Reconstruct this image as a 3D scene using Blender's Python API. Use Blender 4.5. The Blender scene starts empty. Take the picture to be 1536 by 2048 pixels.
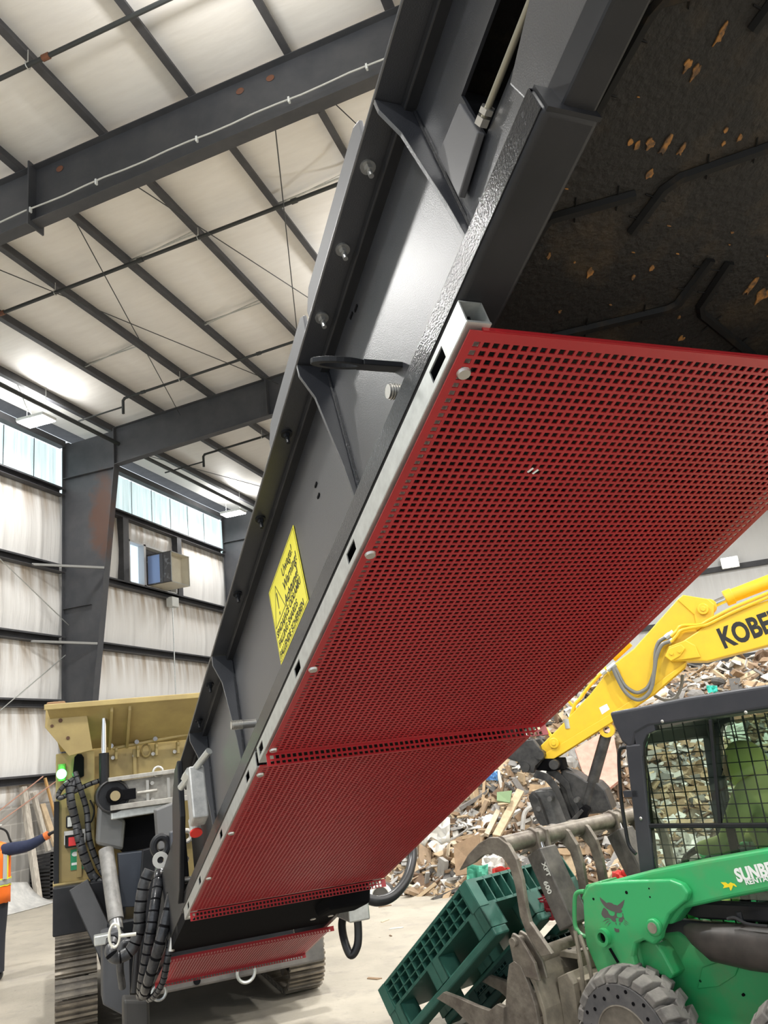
import bpy, math, random
from mathutils import Vector as V, Matrix, noise as mnoise
random.seed(7)
sc = bpy.context.scene
COL = sc.collection
PI = math.pi
R_ = math.radians

# ------------------------------------------------------------------ camera
FPX = 1633.0                                    # focal length in pixels of the 1536x2048 frame
PITCH, ROLL, YAW = R_(16.336), R_(-6.463), R_(16.95)
EYE = V((0, 0, 2.1))
FW = V((-math.sin(YAW)*math.cos(PITCH), math.cos(YAW)*math.cos(PITCH), math.sin(PITCH)))
RT0 = V((math.cos(YAW), math.sin(YAW), 0)); UP0 = RT0.cross(FW)
CR = RT0*math.cos(ROLL) + UP0*math.sin(ROLL)
CU = -RT0*math.sin(ROLL) + UP0*math.cos(ROLL)
cd = bpy.data.cameras.new('camera'); cam = bpy.data.objects.new('camera', cd); COL.objects.link(cam)
cd.sensor_fit = 'VERTICAL'; cd.sensor_height = 24.0; cd.lens = FPX/2048*24.0
cd.clip_start = 0.05; cd.clip_end = 200
M = Matrix((( CR.x, CU.x, -FW.x, EYE.x), (CR.y, CU.y, -FW.y, EYE.y), (CR.z, CU.z, -FW.z, EYE.z), (0, 0, 0, 1)))
cam.matrix_world = M
sc.camera = cam

# ------------------------------------------------------------------ light and exposure
w = bpy.data.worlds.new('world'); sc.world = w; w.use_nodes = True
wn = w.node_tree.nodes; wb = wn['Background']
wb.inputs['Color'].default_value = (0.86, 0.93, 1.0, 1)
wb.inputs['Strength'].default_value = 1.15
sc.view_settings.view_transform = 'Standard'; sc.view_settings.look = 'None'
sc.view_settings.exposure = 0.2; sc.view_settings.gamma = 1.0
sc.view_settings.use_curve_mapping = False
sc.cycles.use_denoising = True
sc.cycles.max_bounces = 7; sc.cycles.diffuse_bounces = 4; sc.cycles.glossy_bounces = 3
sc.cycles.transmission_bounces = 4; sc.cycles.transparent_max_bounces = 6
sc.cycles.sample_clamp_indirect = 6.0
LAMP_W = 500.0                                  # watts of each high-bay lamp's own light

# ------------------------------------------------------------------ frames (each machine has its own axes)
def unit(x, y, z=0): return V((x, y, z)).normalized()
a_, i_ = R_(-39.757), R_(20.382)
CONV_DN = V((math.sin(a_)*math.cos(i_), math.cos(a_)*math.cos(i_), -math.sin(i_)))   # down along the conveyor, away
CONV_V = V((math.cos(a_), -math.sin(a_), 0))                                        # across it, to its other side
CONV_N = -(CONV_DN.cross(CONV_V))
CONV_O = V((-2.664, 4.223, 1.343))              # lower corner of the lower mesh guard
MAC_X = V((math.sin(a_), math.cos(a_), 0)); MAC_O = V((CONV_O.x, CONV_O.y, 0)) + CONV_V*0.55
SK_X = unit(-.839, .544); SK_Y = V((-SK_X.y, SK_X.x, 0)); SK_O = V((-0.113, 6.157, 0))
EX_X = V((.9986, -.053, 0)).normalized(); EX_Y = V((.053, .9986, 0)).normalized(); EX_O = V((-.599, 11.156, 0))
def frame(o, x, y, z):
    return Matrix(((x.x, y.x, z.x, o.x), (x.y, y.y, z.y, o.y), (x.z, y.z, z.z, o.z), (0, 0, 0, 1)))
ZUP = V((0, 0, 1))
F_CON = frame(CONV_O, -CONV_DN, CONV_V, CONV_N)     # x up along, y across, z normal
F_MAC = frame(MAC_O, MAC_X, -CONV_V, ZUP)           # x away from us, y to its left, z up
F_SK = frame(SK_O, SK_X, SK_Y, ZUP)                 # x ahead of the loader, y its left
F_EX = frame(EX_O, EX_X, EX_Y, ZUP)                 # x along boom, y away from us

# survey helpers: where the sight line of a photo point meets a real plane of a machine or wall
def ray(px, py): return CR*((px-768)/FPX) - CU*((py-1024)/FPX) + FW
def hit(px, py, p0, n):
    r = ray(px, py); return EYE + r*((p0-EYE).dot(n)/r.dot(n))
def at_x(px, py, x): return hit(px, py, V((x, 0, 0)), V((1, 0, 0)))
def at_y(px, py, y): return hit(px, py, V((0, y, 0)), V((0, 1, 0)))
def at_z(px, py, z): return hit(px, py, V((0, 0, z)), ZUP)
def at_f(px, py, F, axis, val):
    ax = F.to_3x3().col[axis].copy(); return F.inverted() @ hit(px, py, F.translation + ax*val, ax)
def m_a(px, py, a): return at_f(px, py, F_MAC, 0, a)
def m_b(px, py, b): return at_f(px, py, F_MAC, 1, b)
def c_c(px, py, c): return at_f(px, py, F_CON, 1, c)
def c_h(px, py, h): return at_f(px, py, F_CON, 2, h)
def s_l(px, py, l): return at_f(px, py, F_SK, 1, l)
def e_y(px, py, y): return at_f(px, py, F_EX, 1, y)

# ------------------------------------------------------------------ objects, names, labels
W = {}
def thing(name, label, cat, F=None, group=None):
    o = bpy.data.objects.new(name, None); COL.objects.link(o); o.empty_display_size = .1
    F = F or Matrix(); o.matrix_basis = F; W[o] = F.copy()
    o['label'] = label; o['category'] = cat
    if group: o['group'] = group
    return o
def tag(o, label, cat, group=None, kind=None):
    o['label'] = label
    if cat: o['category'] = cat
    if group: o['group'] = group
    if kind: o['kind'] = kind
    return o
def put(o, parent=None, F=None):
    COL.objects.link(o)
    if parent is not None:
        Wp = W[parent]; F = Wp if F is None else F
        o.parent = parent; o.matrix_basis = Wp.inverted() @ F
        W[o] = F.copy()
    else:
        F = F or Matrix(); o.matrix_basis = F; W[o] = F.copy()
    return o
def perp(d):
    d = d.normalized(); a = V((0, 0, 1)) if abs(d.z) < .9 else V((1, 0, 0))
    x = d.cross(a).normalized(); return x, d.cross(x).normalized()

class MB:
    """collects shapes; build() links them as one mesh object"""
    def __init__(s): s.v = []; s.f = []
    def add(s, vs, fs):
        b = len(s.v); s.v += [tuple(p) for p in vs]; s.f += [tuple(b+i for i in q) for q in fs]; return s
    def box(s, x0, x1, y0, y1, z0, z1):
        x0, x1 = sorted((x0, x1)); y0, y1 = sorted((y0, y1)); z0, z1 = sorted((z0, z1))
        return s.add([(x, y, z) for x in (x0, x1) for y in (y0, y1) for z in (z0, z1)],
                     [(0, 1, 3, 2), (4, 6, 7, 5), (0, 4, 5, 1), (2, 3, 7, 6), (0, 2, 6, 4), (1, 5, 7, 3)])
    def obox(s, c, X, Y, Z, hx, hy, hz):
        c = V(c); X, Y, Z = V(X).normalized()*hx, V(Y).normalized()*hy, V(Z).normalized()*hz
        return s.add([c+X*i+Y*j+Z*k for i in (-1, 1) for j in (-1, 1) for k in (-1, 1)],
                     [(0, 1, 3, 2), (4, 6, 7, 5), (0, 4, 5, 1), (2, 3, 7, 6), (0, 2, 6, 4), (1, 5, 7, 3)])
    def bar(s, p, q, w, h, up=(0, 0, 1)):
        p, q = V(p), V(q); d = q-p; up = V(up)
        if abs(d.normalized().dot(up)) > .97: up = V((1, 0, 0))
        y = up.cross(d).normalized(); z = d.cross(y).normalized()
        return s.obox((p+q)/2, d, y, z, d.length/2, w/2, h/2)
    def cyl(s, p, q, r, r2=None, n=20, caps=True):
        p, q = V(p), V(q); r2 = r if r2 is None else r2; x, y = perp(q-p)
        vs = []
        for c, rr in ((p, r), (q, r2)):
            vs += [c + x*(rr*math.cos(2*PI*i/n)) + y*(rr*math.sin(2*PI*i/n)) for i in range(n)]
        fs = [(i, (i+1) % n, n+(i+1) % n, n+i) for i in range(n)]
        if caps: fs += [tuple(range(n-1, -1, -1)), tuple(range(n, 2*n))]
        return s.add(vs, fs)
    def tube(s, pts, r, n=10, smooth_path=0):
        pts = [V(p) for p in pts]
        if smooth_path: pts = spline(pts, smooth_path)
        vs, fs = [], []; x = None
        for i, p in enumerate(pts):
            d = (pts[min(i+1, len(pts)-1)] - pts[max(i-1, 0)]).normalized()
            if x is None: x = perp(d)[0]
            x = (x - d*x.dot(d)).normalized(); y = d.cross(x)
            rr = r[i*len(r)//len(pts)] if isinstance(r, (list, tuple)) else r
            vs += [p + x*(rr*math.cos(2*PI*k/n)) + y*(rr*math.sin(2*PI*k/n)) for k in range(n)]
        for i in range(len(pts)-1):
            fs += [(i*n+k, i*n+(k+1) % n, (i+1)*n+(k+1) % n, (i+1)*n+k) for k in range(n)]
        fs += [tuple(range(n-1, -1, -1)), tuple(range((len(pts)-1)*n, len(pts)*n))]
        return s.add(vs, fs)
    def ext(s, pts, d0, d1, ax='y'):
        """a closed outline extruded: ax y takes (x,z), ax x takes (y,z), ax z takes (x,y)"""
        mk = {'y': lambda p, d: (p[0], d, p[1]), 'x': lambda p, d: (d, p[0], p[1]), 'z': lambda p, d: (p[0], p[1], d)}[ax]
        n = len(pts)
        vs = [mk(p, d0) for p in pts] + [mk(p, d1) for p in pts]
        return s.add(vs, [tuple(range(n)), tuple(range(2*n-1, n-1, -1))] + [(i, n+i, n+(i+1) % n, (i+1) % n) for i in range(n)])
    def ring(s, c, axis, r0, r1, t, n=28):
        """flat annulus with thickness t along axis"""
        c = V(c); ax = V(axis).normalized(); x, y = perp(ax); vs = []
        for rr, d in ((r0, -t/2), (r1, -t/2), (r1, t/2), (r0, t/2)):
            vs += [c+ax*d+x*(rr*math.cos(2*PI*i/n))+y*(rr*math.sin(2*PI*i/n)) for i in range(n)]
        fs = []
        for k in range(4):
            a, b = k*n, ((k+1) % 4)*n
            fs += [(a+i, a+(i+1) % n, b+(i+1) % n, b+i) for i in range(n)]
        return s.add(vs, fs)
    def torus(s, c, axis, R, r, n=24, m=8, sx=1.0):
        c = V(c); ax = V(axis).normalized(); x, y = perp(ax); vs = []
        for i in range(n):
            t = 2*PI*i/n; d = x*(math.cos(t)*sx)+y*math.sin(t)
            for k in range(m):
                q = 2*PI*k/m; vs.append(c + d*R + d.normalized()*(r*math.cos(q)) + ax*(r*math.sin(q)))
        return s.add(vs, [(i*m+k, i*m+(k+1) % m, ((i+1) % n)*m+(k+1) % m, ((i+1) % n)*m+k) for i in range(n) for k in range(m)])
    def ball(s, c, rx, ry=None, rz=None, n=14, m=9):
        ry = rx if ry is None else ry; rz = rx if rz is None else rz; c = V(c); vs = [c+V((0, 0, rz))]
        for j in range(1, m):
            t = PI*j/m
            vs += [c+V((rx*math.sin(t)*math.cos(2*PI*i/n), ry*math.sin(t)*math.sin(2*PI*i/n), rz*math.cos(t))) for i in range(n)]
        vs.append(c-V((0, 0, rz))); L = len(vs)-1
        fs = [(0, 1+i, 1+(i+1) % n) for i in range(n)]
        for j in range(m-2):
            a = 1+j*n; fs += [(a+i, a+n+i, a+n+(i+1) % n, a+(i+1) % n) for i in range(n)]
        a = 1+(m-2)*n; fs += [(a+i, L, a+(i+1) % n) for i in range(n)]
        return s.add(vs, fs)
    def loft(s, rings, caps=True):
        n = len(rings[0]); vs = [p for r in rings for p in r]; fs = []
        for j in range(len(rings)-1):
            fs += [(j*n+i, j*n+(i+1) % n, (j+1)*n+(i+1) % n, (j+1)*n+i) for i in range(n)]
        if caps: fs += [tuple(range(n-1, -1, -1)), tuple(range((len(rings)-1)*n, len(rings)*n))]
        return s.add(vs, fs)
    def holed(s, xs, ys, hole, to):
        """a sheet on grid lines xs, ys; cells for which hole(i,j) are left open; to(x,y) places a point"""
        nx, ny = len(xs), len(ys); used = {}; vs, fs = [], []
        def idx(i, j):
            k = (i, j)
            if k not in used: used[k] = len(vs); vs.append(to(xs[i], ys[j]))
            return used[k]
        for i in range(nx-1):
            for j in range(ny-1):
                if not hole(i, j): fs.append((idx(i, j), idx(i+1, j), idx(i+1, j+1), idx(i, j+1)))
        return s.add(vs, fs)
    def build(s, name, mat, parent=None, F=None, smooth=None, bevel=0, seg=2, solid=0, rec=True):
        me = bpy.data.meshes.new(name); me.from_pydata(s.v, [], s.f); me.validate()
        if rec:
            import bmesh
            bm = bmesh.new(); bm.from_mesh(me); bmesh.ops.recalc_face_normals(bm, faces=bm.faces); bm.to_mesh(me); bm.free()
        o = bpy.data.objects.new(name, me)
        if mat is not None: me.materials.append(mat)
        if solid:
            q = o.modifiers.new('thick', 'SOLIDIFY'); q.thickness = solid; q.offset = 0
        if bevel:
            q = o.modifiers.new('edge', 'BEVEL'); q.width = bevel; q.segments = seg; q.limit_method = 'ANGLE'; q.angle_limit = R_(40)
        if smooth is None: smooth = 35
        if smooth:
            me.polygons.foreach_set('use_smooth', [True]*len(me.polygons))
            try: me.set_sharp_from_angle(angle=R_(smooth))
            except Exception: pass
        return put(o, parent, F)
def spline(pts, k):
    out = []; n = len(pts)
    for i in range(n-1):
        p0, p1, p2, p3 = pts[max(i-1, 0)], pts[i], pts[i+1], pts[min(i+2, n-1)]
        for j in range(k):
            t = j/k
            out.append(.5*((2*p1)+(p2-p0)*t+(2*p0-5*p1+4*p2-p3)*t*t+(3*p1-p0-3*p2+p3)*t*t*t))
    out.append(pts[-1]); return out
def copy_tree(o, parent=None, F=None):
    c = o.copy(); COL.objects.link(c); c.parent = parent
    W[c] = W[o].copy()
    if F is not None: c.matrix_basis = F; W[c] = F.copy()
    for ch in list(o.children): copy_tree(ch, c)
    return c
def struct(o, label=None):
    o['kind'] = 'structure'
    if label: o['label'] = label
    return o
def text(name, body, mat, size, origin, X, Y, parent, F=None, bold=0.0, ext=.0008, sx=1.0, shear=0.0):
    """raised lettering; origin, X (reading direction) and Y (up) in the frame F or the parent's"""
    cu = bpy.data.curves.new(name, 'FONT'); cu.body = body; cu.size = size; cu.extrude = ext; cu.offset = bold; cu.shear = shear
    cu.resolution_u = 4
    cu.materials.append(mat); o = bpy.data.objects.new(name, cu)
    X, Y = V(X).normalized(), V(Y).normalized()
    B = F if F is not None else W[parent]
    L = frame(V(origin), X, Y, X.cross(Y)) @ Matrix.Diagonal((sx, 1, 1, 1))
    return put(o, parent, B @ L)

# ------------------------------------------------------------------ materials
def mat(name, c, rough=.5, metal=0.0, c2=None, scale=6.0, amt=.5, bump=0.0, bscale=60.0, spec=.5, stretch=None, detail=5, lo=.35, hi=.7, coat=0.0, rvar=0.0):
    m = bpy.data.materials.new(name); m.use_nodes = True; nt = m.node_tree; N, L = nt.nodes, nt.links
    p = N['Principled BSDF']; p.inputs['Base Color'].default_value = (*c, 1); p.inputs['Roughness'].default_value = rough
    p.inputs['Metallic'].default_value = metal; p.inputs['Specular IOR Level'].default_value = spec; p.inputs['Coat Weight'].default_value = coat; p.inputs['Coat Roughness'].default_value = .36
    tc = N.new('ShaderNodeTexCoord'); src = tc.outputs['Object']
    if stretch:
        mp = N.new('ShaderNodeMapping'); mp.inputs['Scale'].default_value = stretch; L.new(src, mp.inputs['Vector']); src = mp.outputs['Vector']
    if c2 is not None:
        n = N.new('ShaderNodeTexNoise'); n.inputs['Scale'].default_value = scale; n.inputs['Detail'].default_value = detail; n.inputs['Roughness'].default_value = .62
        L.new(src, n.inputs['Vector'])
        r = N.new('ShaderNodeMapRange'); r.inputs['From Min'].default_value = lo; r.inputs['From Max'].default_value = hi
        r.inputs['To Max'].default_value = amt; L.new(n.outputs['Fac'], r.inputs['Value'])
        x = N.new('ShaderNodeMix'); x.data_type = 'RGBA'; x.inputs['A'].default_value = (*c, 1); x.inputs['B'].default_value = (*c2, 1)
        L.new(r.outputs['Result'], x.inputs['Factor']); L.new(x.outputs['Result'], p.inputs['Base Color'])
        if rvar:
            r2 = N.new('ShaderNodeMapRange'); r2.inputs['To Min'].default_value = rough-rvar; r2.inputs['To Max'].default_value = rough+rvar
            L.new(n.outputs['Fac'], r2.inputs['Value']); L.new(r2.outputs['Result'], p.inputs['Roughness'])
    if bump:
        b = N.new('ShaderNodeBump'); b.inputs['Strength'].default_value = bump; b.inputs['Distance'].default_value = .01
        n2 = N.new('ShaderNodeTexNoise'); n2.inputs['Scale'].default_value = bscale; n2.inputs['Detail'].default_value = 4
        L.new(src, n2.inputs['Vector']); L.new(n2.outputs['Fac'], b.inputs['Height']); L.new(b.outputs['Normal'], p.inputs['Normal'])
    return m
def glow(name, c, s):
    m = bpy.data.materials.new(name); m.use_nodes = True; p = m.node_tree.nodes['Principled BSDF']
    p.inputs['Base Color'].default_value = (*c, 1); p.inputs['Emission Color'].default_value = (*c, 1); p.inputs['Emission Strength'].default_value = s
    return m
K = {}
K['steel_grey'] = mat('primer_steel', (.044, .047, .054), .55, c2=(.07, .07, .075), scale=3, amt=.8)
K['purlin'] = mat('purlin_paint', (.045, .046, .052), .6, c2=(.08, .08, .085), scale=4, amt=.7)
K['rust'] = mat('rusted_patch', (.20, .07, .03), .8, c2=(.09, .06, .05), scale=9, amt=.9)
K['black_pipe'] = mat('pipe_black', (.03, .034, .034), .45)
K['galv'] = mat('galvanised', (.62, .64, .62), .38, .75, c2=(.45, .46, .45), scale=30, amt=.7)
K['zinc'] = mat('zinc_bolt', (.6, .58, .54), .35, .9)
K['red'] = mat('red_powder_coat', (.36, .013, .018), .36, c2=(.30, .011, .015), scale=3, amt=.8, coat=.1)
K['black_gloss'] = mat('black_gloss_paint', (.014, .015, .019), .33, c2=(.036, .038, .045), scale=2.2, amt=.8, bump=.16, bscale=330, rvar=.07, spec=.9, coat=.6)
K['black_wet'] = mat('black_wet_paint', (.012, .013, .016), .17, c2=(.10, .10, .105), scale=55, amt=.8, lo=.58, hi=.74, bump=.14, bscale=260)
K['black_satin'] = mat('black_satin', (.010, .011, .013), .42, c2=(.02, .02, .023), scale=6, amt=.8, spec=.32)
K['dark'] = mat('dark_matt', (.005, .005, .006), .9, spec=.1)
K['rubber_hose'] = mat('hose_rubber', (.018, .018, .02), .35)
K['hose_wrap'] = mat('hose_spiral_wrap', (.024, .025, .028), .36, c2=(.1, .1, .1), scale=12, amt=.7)
K['khaki'] = mat('khaki_gold_paint', (.42, .32, .125), .42, c2=(.30, .22, .09), scale=4, amt=.7)
K['mag_steel'] = mat('dusty_steel', (.46, .44, .40), .45, .35, c2=(.26, .24, .21), scale=10, amt=.9)
K['stainless'] = mat('stainless', (.45, .45, .44), .32, .8, c2=(.3, .3, .3), scale=8, amt=.8)
K['chrome'] = mat('chrome_rod', (.75, .76, .78), .12, 1.0)
K['track'] = mat('track_steel', (.15, .13, .11), .5, .5, c2=(.33, .29, .23), scale=7, amt=.9)
K['yellow'] = mat('excavator_yellow', (.83, .53, .025), .38, c2=(.70, .45, .03), scale=4, amt=.7)
K['lime'] = mat('lime_jacket', (.78, .84, .28), .75, c2=(.62, .70, .20), scale=9, amt=.8)
K['green'] = mat('green_loader_paint', (.035, .37, .125), .36, c2=(.15, .27, .12), scale=3.2, amt=.75, lo=.45, hi=.75)
K['cab'] = mat('cab_grey_paint', (.032, .034, .042), .42, c2=(.05, .05, .058), scale=6, amt=.7)
K['grapple'] = mat('worn_grapple_steel', (.15, .125, .105), .48, .45, c2=(.36, .33, .27), scale=9, amt=.75, bump=.3, bscale=30)
K['dust_steel'] = mat('muddy_steel', (.33, .29, .22), .7, .15, c2=(.17, .15, .12), scale=8, amt=.9, bump=.2, bscale=40)
K['tyre'] = mat('dusty_tyre', (.15, .14, .13), .85, c2=(.30, .28, .25), scale=8, amt=.9, bump=.3, bscale=50)
K['tyre_disc'] = mat('tyre_side', (.085, .083, .085), .75, c2=(.16, .15, .145), scale=9, amt=.8)
K['pallet'] = mat('green_pallet_plastic', (.022, .115, .085), .5, c2=(.05, .15, .115), scale=7, amt=.8)
K['sticker'] = mat('yellow_sticker', (.86, .78, .05), .35)
K['ink'] = mat('black_ink', (.012, .012, .012), .5)
K['white'] = mat('white_decal', (.82, .84, .82), .5)
K['glass'] = bpy.data.materials.new('tinted_glass'); K['glass'].use_nodes = True
_n = K['glass'].node_tree; _n.nodes.remove(_n.nodes['Principled BSDF'])
_g = _n.nodes.new('ShaderNodeBsdfGlossy'); _g.inputs['Roughness'].default_value = .03
_t = _n.nodes.new('ShaderNodeBsdfTransparent'); _t.inputs['Color'].default_value = (.78, .87, .81, 1)
_x = _n.nodes.new('ShaderNodeMixShader'); _fr = _n.nodes.new('ShaderNodeFresnel'); _fr.inputs['IOR'].default_value = 1.5
_n.links.new(_fr.outputs[0], _x.inputs[0]); _n.links.new(_t.outputs[0], _x.inputs[1]); _n.links.new(_g.outputs[0], _x.inputs[2])
_n.links.new(_x.outputs[0], _n.nodes['Material Output'].inputs['Surface'])
# ================================================================== the hall
XW, YE, YB, XR = -13.0, 31.6, -8.0, 17.0
SL = .0612
def roof_z(x): return 10.446 + SL*(x+11.54)     # underside of the purlins
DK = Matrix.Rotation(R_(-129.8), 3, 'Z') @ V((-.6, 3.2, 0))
def noise_mat_floor():
    m = bpy.data.materials.new('dusty_concrete'); m.use_nodes = True; nt = m.node_tree; N, L = nt.nodes, nt.links; p = N['Principled BSDF']
    tc = N.new('ShaderNodeTexCoord')
    def nz(s, d, lo, hi, st=None):
        src = tc.outputs['Object']
        if st: mp = N.new('ShaderNodeMapping'); mp.inputs['Scale'].default_value = st; L.new(src, mp.inputs['Vector']); src = mp.outputs['Vector']
        n = N.new('ShaderNodeTexNoise'); n.inputs['Scale'].default_value = s; n.inputs['Detail'].default_value = d; n.inputs['Roughness'].default_value = .65; L.new(src, n.inputs['Vector'])
        r = N.new('ShaderNodeMapRange'); r.inputs['From Min'].default_value = lo; r.inputs['From Max'].default_value = hi; L.new(n.outputs['Fac'], r.inputs['Value']); return r.outputs['Result']
    def mix(f, A, B):
        x = N.new('ShaderNodeMix'); x.data_type = 'RGBA'; L.new(f, x.inputs['Factor'])
        for s, c in (('A', A), ('B', B)):
            if isinstance(c, tuple): x.inputs[s].default_value = (*c, 1)
            else: L.new(c, x.inputs[s])
        return x.outputs['Result']
    a = mix(nz(.7, 6, .4, .66), (.45, .41, .337), (.345, .315, .262))
    b = mix(nz(3.2, 8, .52, .7), a, (.32, .29, .25))
    c = mix(nz(9, 6, .66, .72), b, (.14, .11, .08))
    # dark dirt along the conveyor, patch enlarged to dim bounce on undersides; ragged edge
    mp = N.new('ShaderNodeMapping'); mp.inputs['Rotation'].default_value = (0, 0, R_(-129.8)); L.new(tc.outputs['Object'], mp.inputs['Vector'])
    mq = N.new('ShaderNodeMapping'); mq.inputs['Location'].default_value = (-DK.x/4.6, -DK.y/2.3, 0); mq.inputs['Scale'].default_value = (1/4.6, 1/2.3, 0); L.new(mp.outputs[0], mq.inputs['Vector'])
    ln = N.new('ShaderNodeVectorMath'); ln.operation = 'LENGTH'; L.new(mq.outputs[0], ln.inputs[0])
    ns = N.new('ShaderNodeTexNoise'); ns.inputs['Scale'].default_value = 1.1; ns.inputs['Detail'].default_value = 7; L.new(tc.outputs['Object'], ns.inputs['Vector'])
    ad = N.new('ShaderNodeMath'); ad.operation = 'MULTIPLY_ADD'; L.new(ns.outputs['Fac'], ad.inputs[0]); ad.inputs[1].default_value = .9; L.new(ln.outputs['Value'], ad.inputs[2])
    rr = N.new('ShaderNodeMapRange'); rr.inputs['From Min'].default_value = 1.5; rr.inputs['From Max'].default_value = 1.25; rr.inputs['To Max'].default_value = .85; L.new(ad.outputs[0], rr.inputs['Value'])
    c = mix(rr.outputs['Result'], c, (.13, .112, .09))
    L.new(c, p.inputs['Base Color']); p.inputs['Roughness'].default_value = .6
    bp = N.new('ShaderNodeBump'); bp.inputs['Strength'].default_value = .35; bp.inputs['Distance'].default_value = .01
    n3 = N.new('ShaderNodeTexNoise'); n3.inputs['Scale'].default_value = 22; n3.inputs['Detail'].default_value = 6; L.new(tc.outputs['Object'], n3.inputs['Vector'])
    L.new(n3.outputs['Fac'], bp.inputs['Height']); L.new(bp.outputs['Normal'], p.inputs['Normal']); return m
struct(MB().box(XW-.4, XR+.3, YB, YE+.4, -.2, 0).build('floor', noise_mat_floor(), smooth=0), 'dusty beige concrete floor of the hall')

def insul(name, base, stain, amt, seam):
    """white vinyl-faced blanket; local z runs down from the rail above it, local y along the wall"""
    m = bpy.data.materials.new(name); m.use_nodes = True; nt = m.node_tree; N, L = nt.nodes, nt.links; p = N['Principled BSDF']
    p.inputs['Roughness'].default_value = .45
    tc = N.new('ShaderNodeTexCoord'); sep = N.new('ShaderNodeSeparateXYZ'); L.new(tc.outputs['Object'], sep.inputs[0])
    mp = N.new('ShaderNodeMapping'); mp.inputs['Scale'].default_value = (3.2, 3.2, .22); L.new(tc.outputs['Object'], mp.inputs['Vector'])
    n = N.new('ShaderNodeTexNoise'); n.inputs['Scale'].default_value = 1.6; n.inputs['Detail'].default_value = 5; L.new(mp.outputs[0], n.inputs['Vector'])
    r = N.new('ShaderNodeMapRange'); r.inputs['From Min'].default_value = -1.15; r.inputs['From Max'].default_value = .0; r.interpolation_type = 'SMOOTHSTEP'
    L.new(sep.outputs['Z'], r.inputs['Value'])
    r2 = N.new('ShaderNodeMapRange'); r2.inputs['From Min'].default_value = .36; r2.inputs['From Max'].default_value = .66; L.new(n.outputs['Fac'], r2.inputs['Value'])
    mu = N.new('ShaderNodeMath'); mu.operation = 'MULTIPLY'; L.new(r.outputs[0], mu.inputs[0]); L.new(r2.outputs[0], mu.inputs[1])
    mu2 = N.new('ShaderNodeMath'); mu2.operation = 'MULTIPLY'; mu2.inputs[1].default_value = amt; L.new(mu.outputs[0], mu2.inputs[0])
    x = N.new('ShaderNodeMix'); x.data_type = 'RGBA'; x.inputs['A'].default_value = (*base, 1); x.inputs['B'].default_value = (*stain, 1)
    L.new(mu2.outputs[0], x.inputs['Factor']); L.new(x.outputs['Result'], p.inputs['Base Color'])
    wv = N.new('ShaderNodeTexWave'); wv.bands_direction = 'Y'; wv.inputs['Scale'].default_value = seam; wv.inputs['Distortion'].default_value = 1.2; wv.inputs['Detail'].default_value = 1
    wv.wave_profile = 'SIN'; L.new(tc.outputs['Object'], wv.inputs['Vector'])
    pw = N.new('ShaderNodeMath'); pw.operation = 'POWER'; pw.inputs[1].default_value = 14; L.new(wv.outputs['Fac'], pw.inputs[0])
    ad = N.new('ShaderNodeMath'); ad.operation = 'ADD'; L.new(pw.outputs[0], ad.inputs[0]); L.new(n.outputs['Fac'], ad.inputs[1])
    b = N.new('ShaderNodeBump'); b.inputs['Strength'].default_value = .45; b.inputs['Distance'].default_value = .06
    L.new(ad.outputs[0], b.inputs['Height']); L.new(b.outputs['Normal'], p.inputs['Normal']); return m
K['insul'] = insul('wall_blanket', (.80, .79, .77), (.40, .32, .235), 1.0, .26)
K['insul_end'] = insul('end_blanket', (.78, .78, .77), (.5, .45, .4), .3, .26)
GZ = [9.07, 7.12, 5.41, 3.96, 2.37]
def wall_strip(name, y0, y1, z0, z1, m, x=XW-.14):
    k = max(2, int((y1-y0)/.5)); b = MB(); vs = []; fs = []
    rows = 6
    for j in range(rows+1):
        t = j/rows
        for i in range(k+1):
            y = y0+(y1-y0)*i/k
            bul = .07*math.sin(PI*t)*(1+.5*mnoise.noise(V((y*1.3, t*2, z1))))
            vs.append((x+bul, y, (z0-z1)*t))
    for j in range(rows):
        for i in range(k): fs.append((j*(k+1)+i, j*(k+1)+i+1, (j+1)*(k+1)+i+1, (j+1)*(k+1)+i))
    b.add(vs, fs); b.box(x-.1, x-.07, y0, y1, z0-z1, 0)
    return struct(b.build(name, m, F=Matrix.Translation((0, 0, z1)), smooth=60), 'white insulation blanket on the side wall with brown drip stains')
WY0, WY1, WZ0, WZ1 = 18.42, 20.75, 7.2, 8.42
wall_strip('wall_left', YB, WY0, 7.12, 9.07, K['insul']); wall_strip('wall_left', WY1, YE, 7.12, 9.07, K['insul'])
wall_strip('wall_left', WY0, WY1, WZ1, 9.07, K['insul'])
for z1, z0 in ((7.12, 5.41), (5.41, 3.96), (3.96, 2.37), (2.37, 1.86)): wall_strip('wall_left', YB, YE, z0, z1, K['insul'])
# grey block plinth
bm_ = bpy.data.materials.new('concrete_block'); bm_.use_nodes = True; _N, _L = bm_.node_tree.nodes, bm_.node_tree.links
_tc = _N.new('ShaderNodeTexCoord'); _mp = _N.new('ShaderNodeMapping'); _mp.inputs['Rotation'].default_value = (0, R_(-90), R_(-90))
_sx = _N.new('ShaderNodeSeparateXYZ'); _cx = _N.new('ShaderNodeCombineXYZ'); _L.new(_tc.outputs['Object'], _sx.inputs[0]); _L.new(_sx.outputs['Y'], _cx.inputs['X']); _L.new(_sx.outputs['Z'], _cx.inputs['Y'])
_br = _N.new('ShaderNodeTexBrick'); _br.inputs['Scale'].default_value = 1; _br.inputs['Brick Width'].default_value = .61; _br.inputs['Row Height'].default_value = .305
_br.inputs['Mortar Size'].default_value = .012; _br.inputs['Color1'].default_value = (.30, .29, .27, 1); _br.inputs['Color2'].default_value = (.36, .345, .32, 1); _br.inputs['Mortar'].default_value = (.45, .43, .40, 1)
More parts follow.
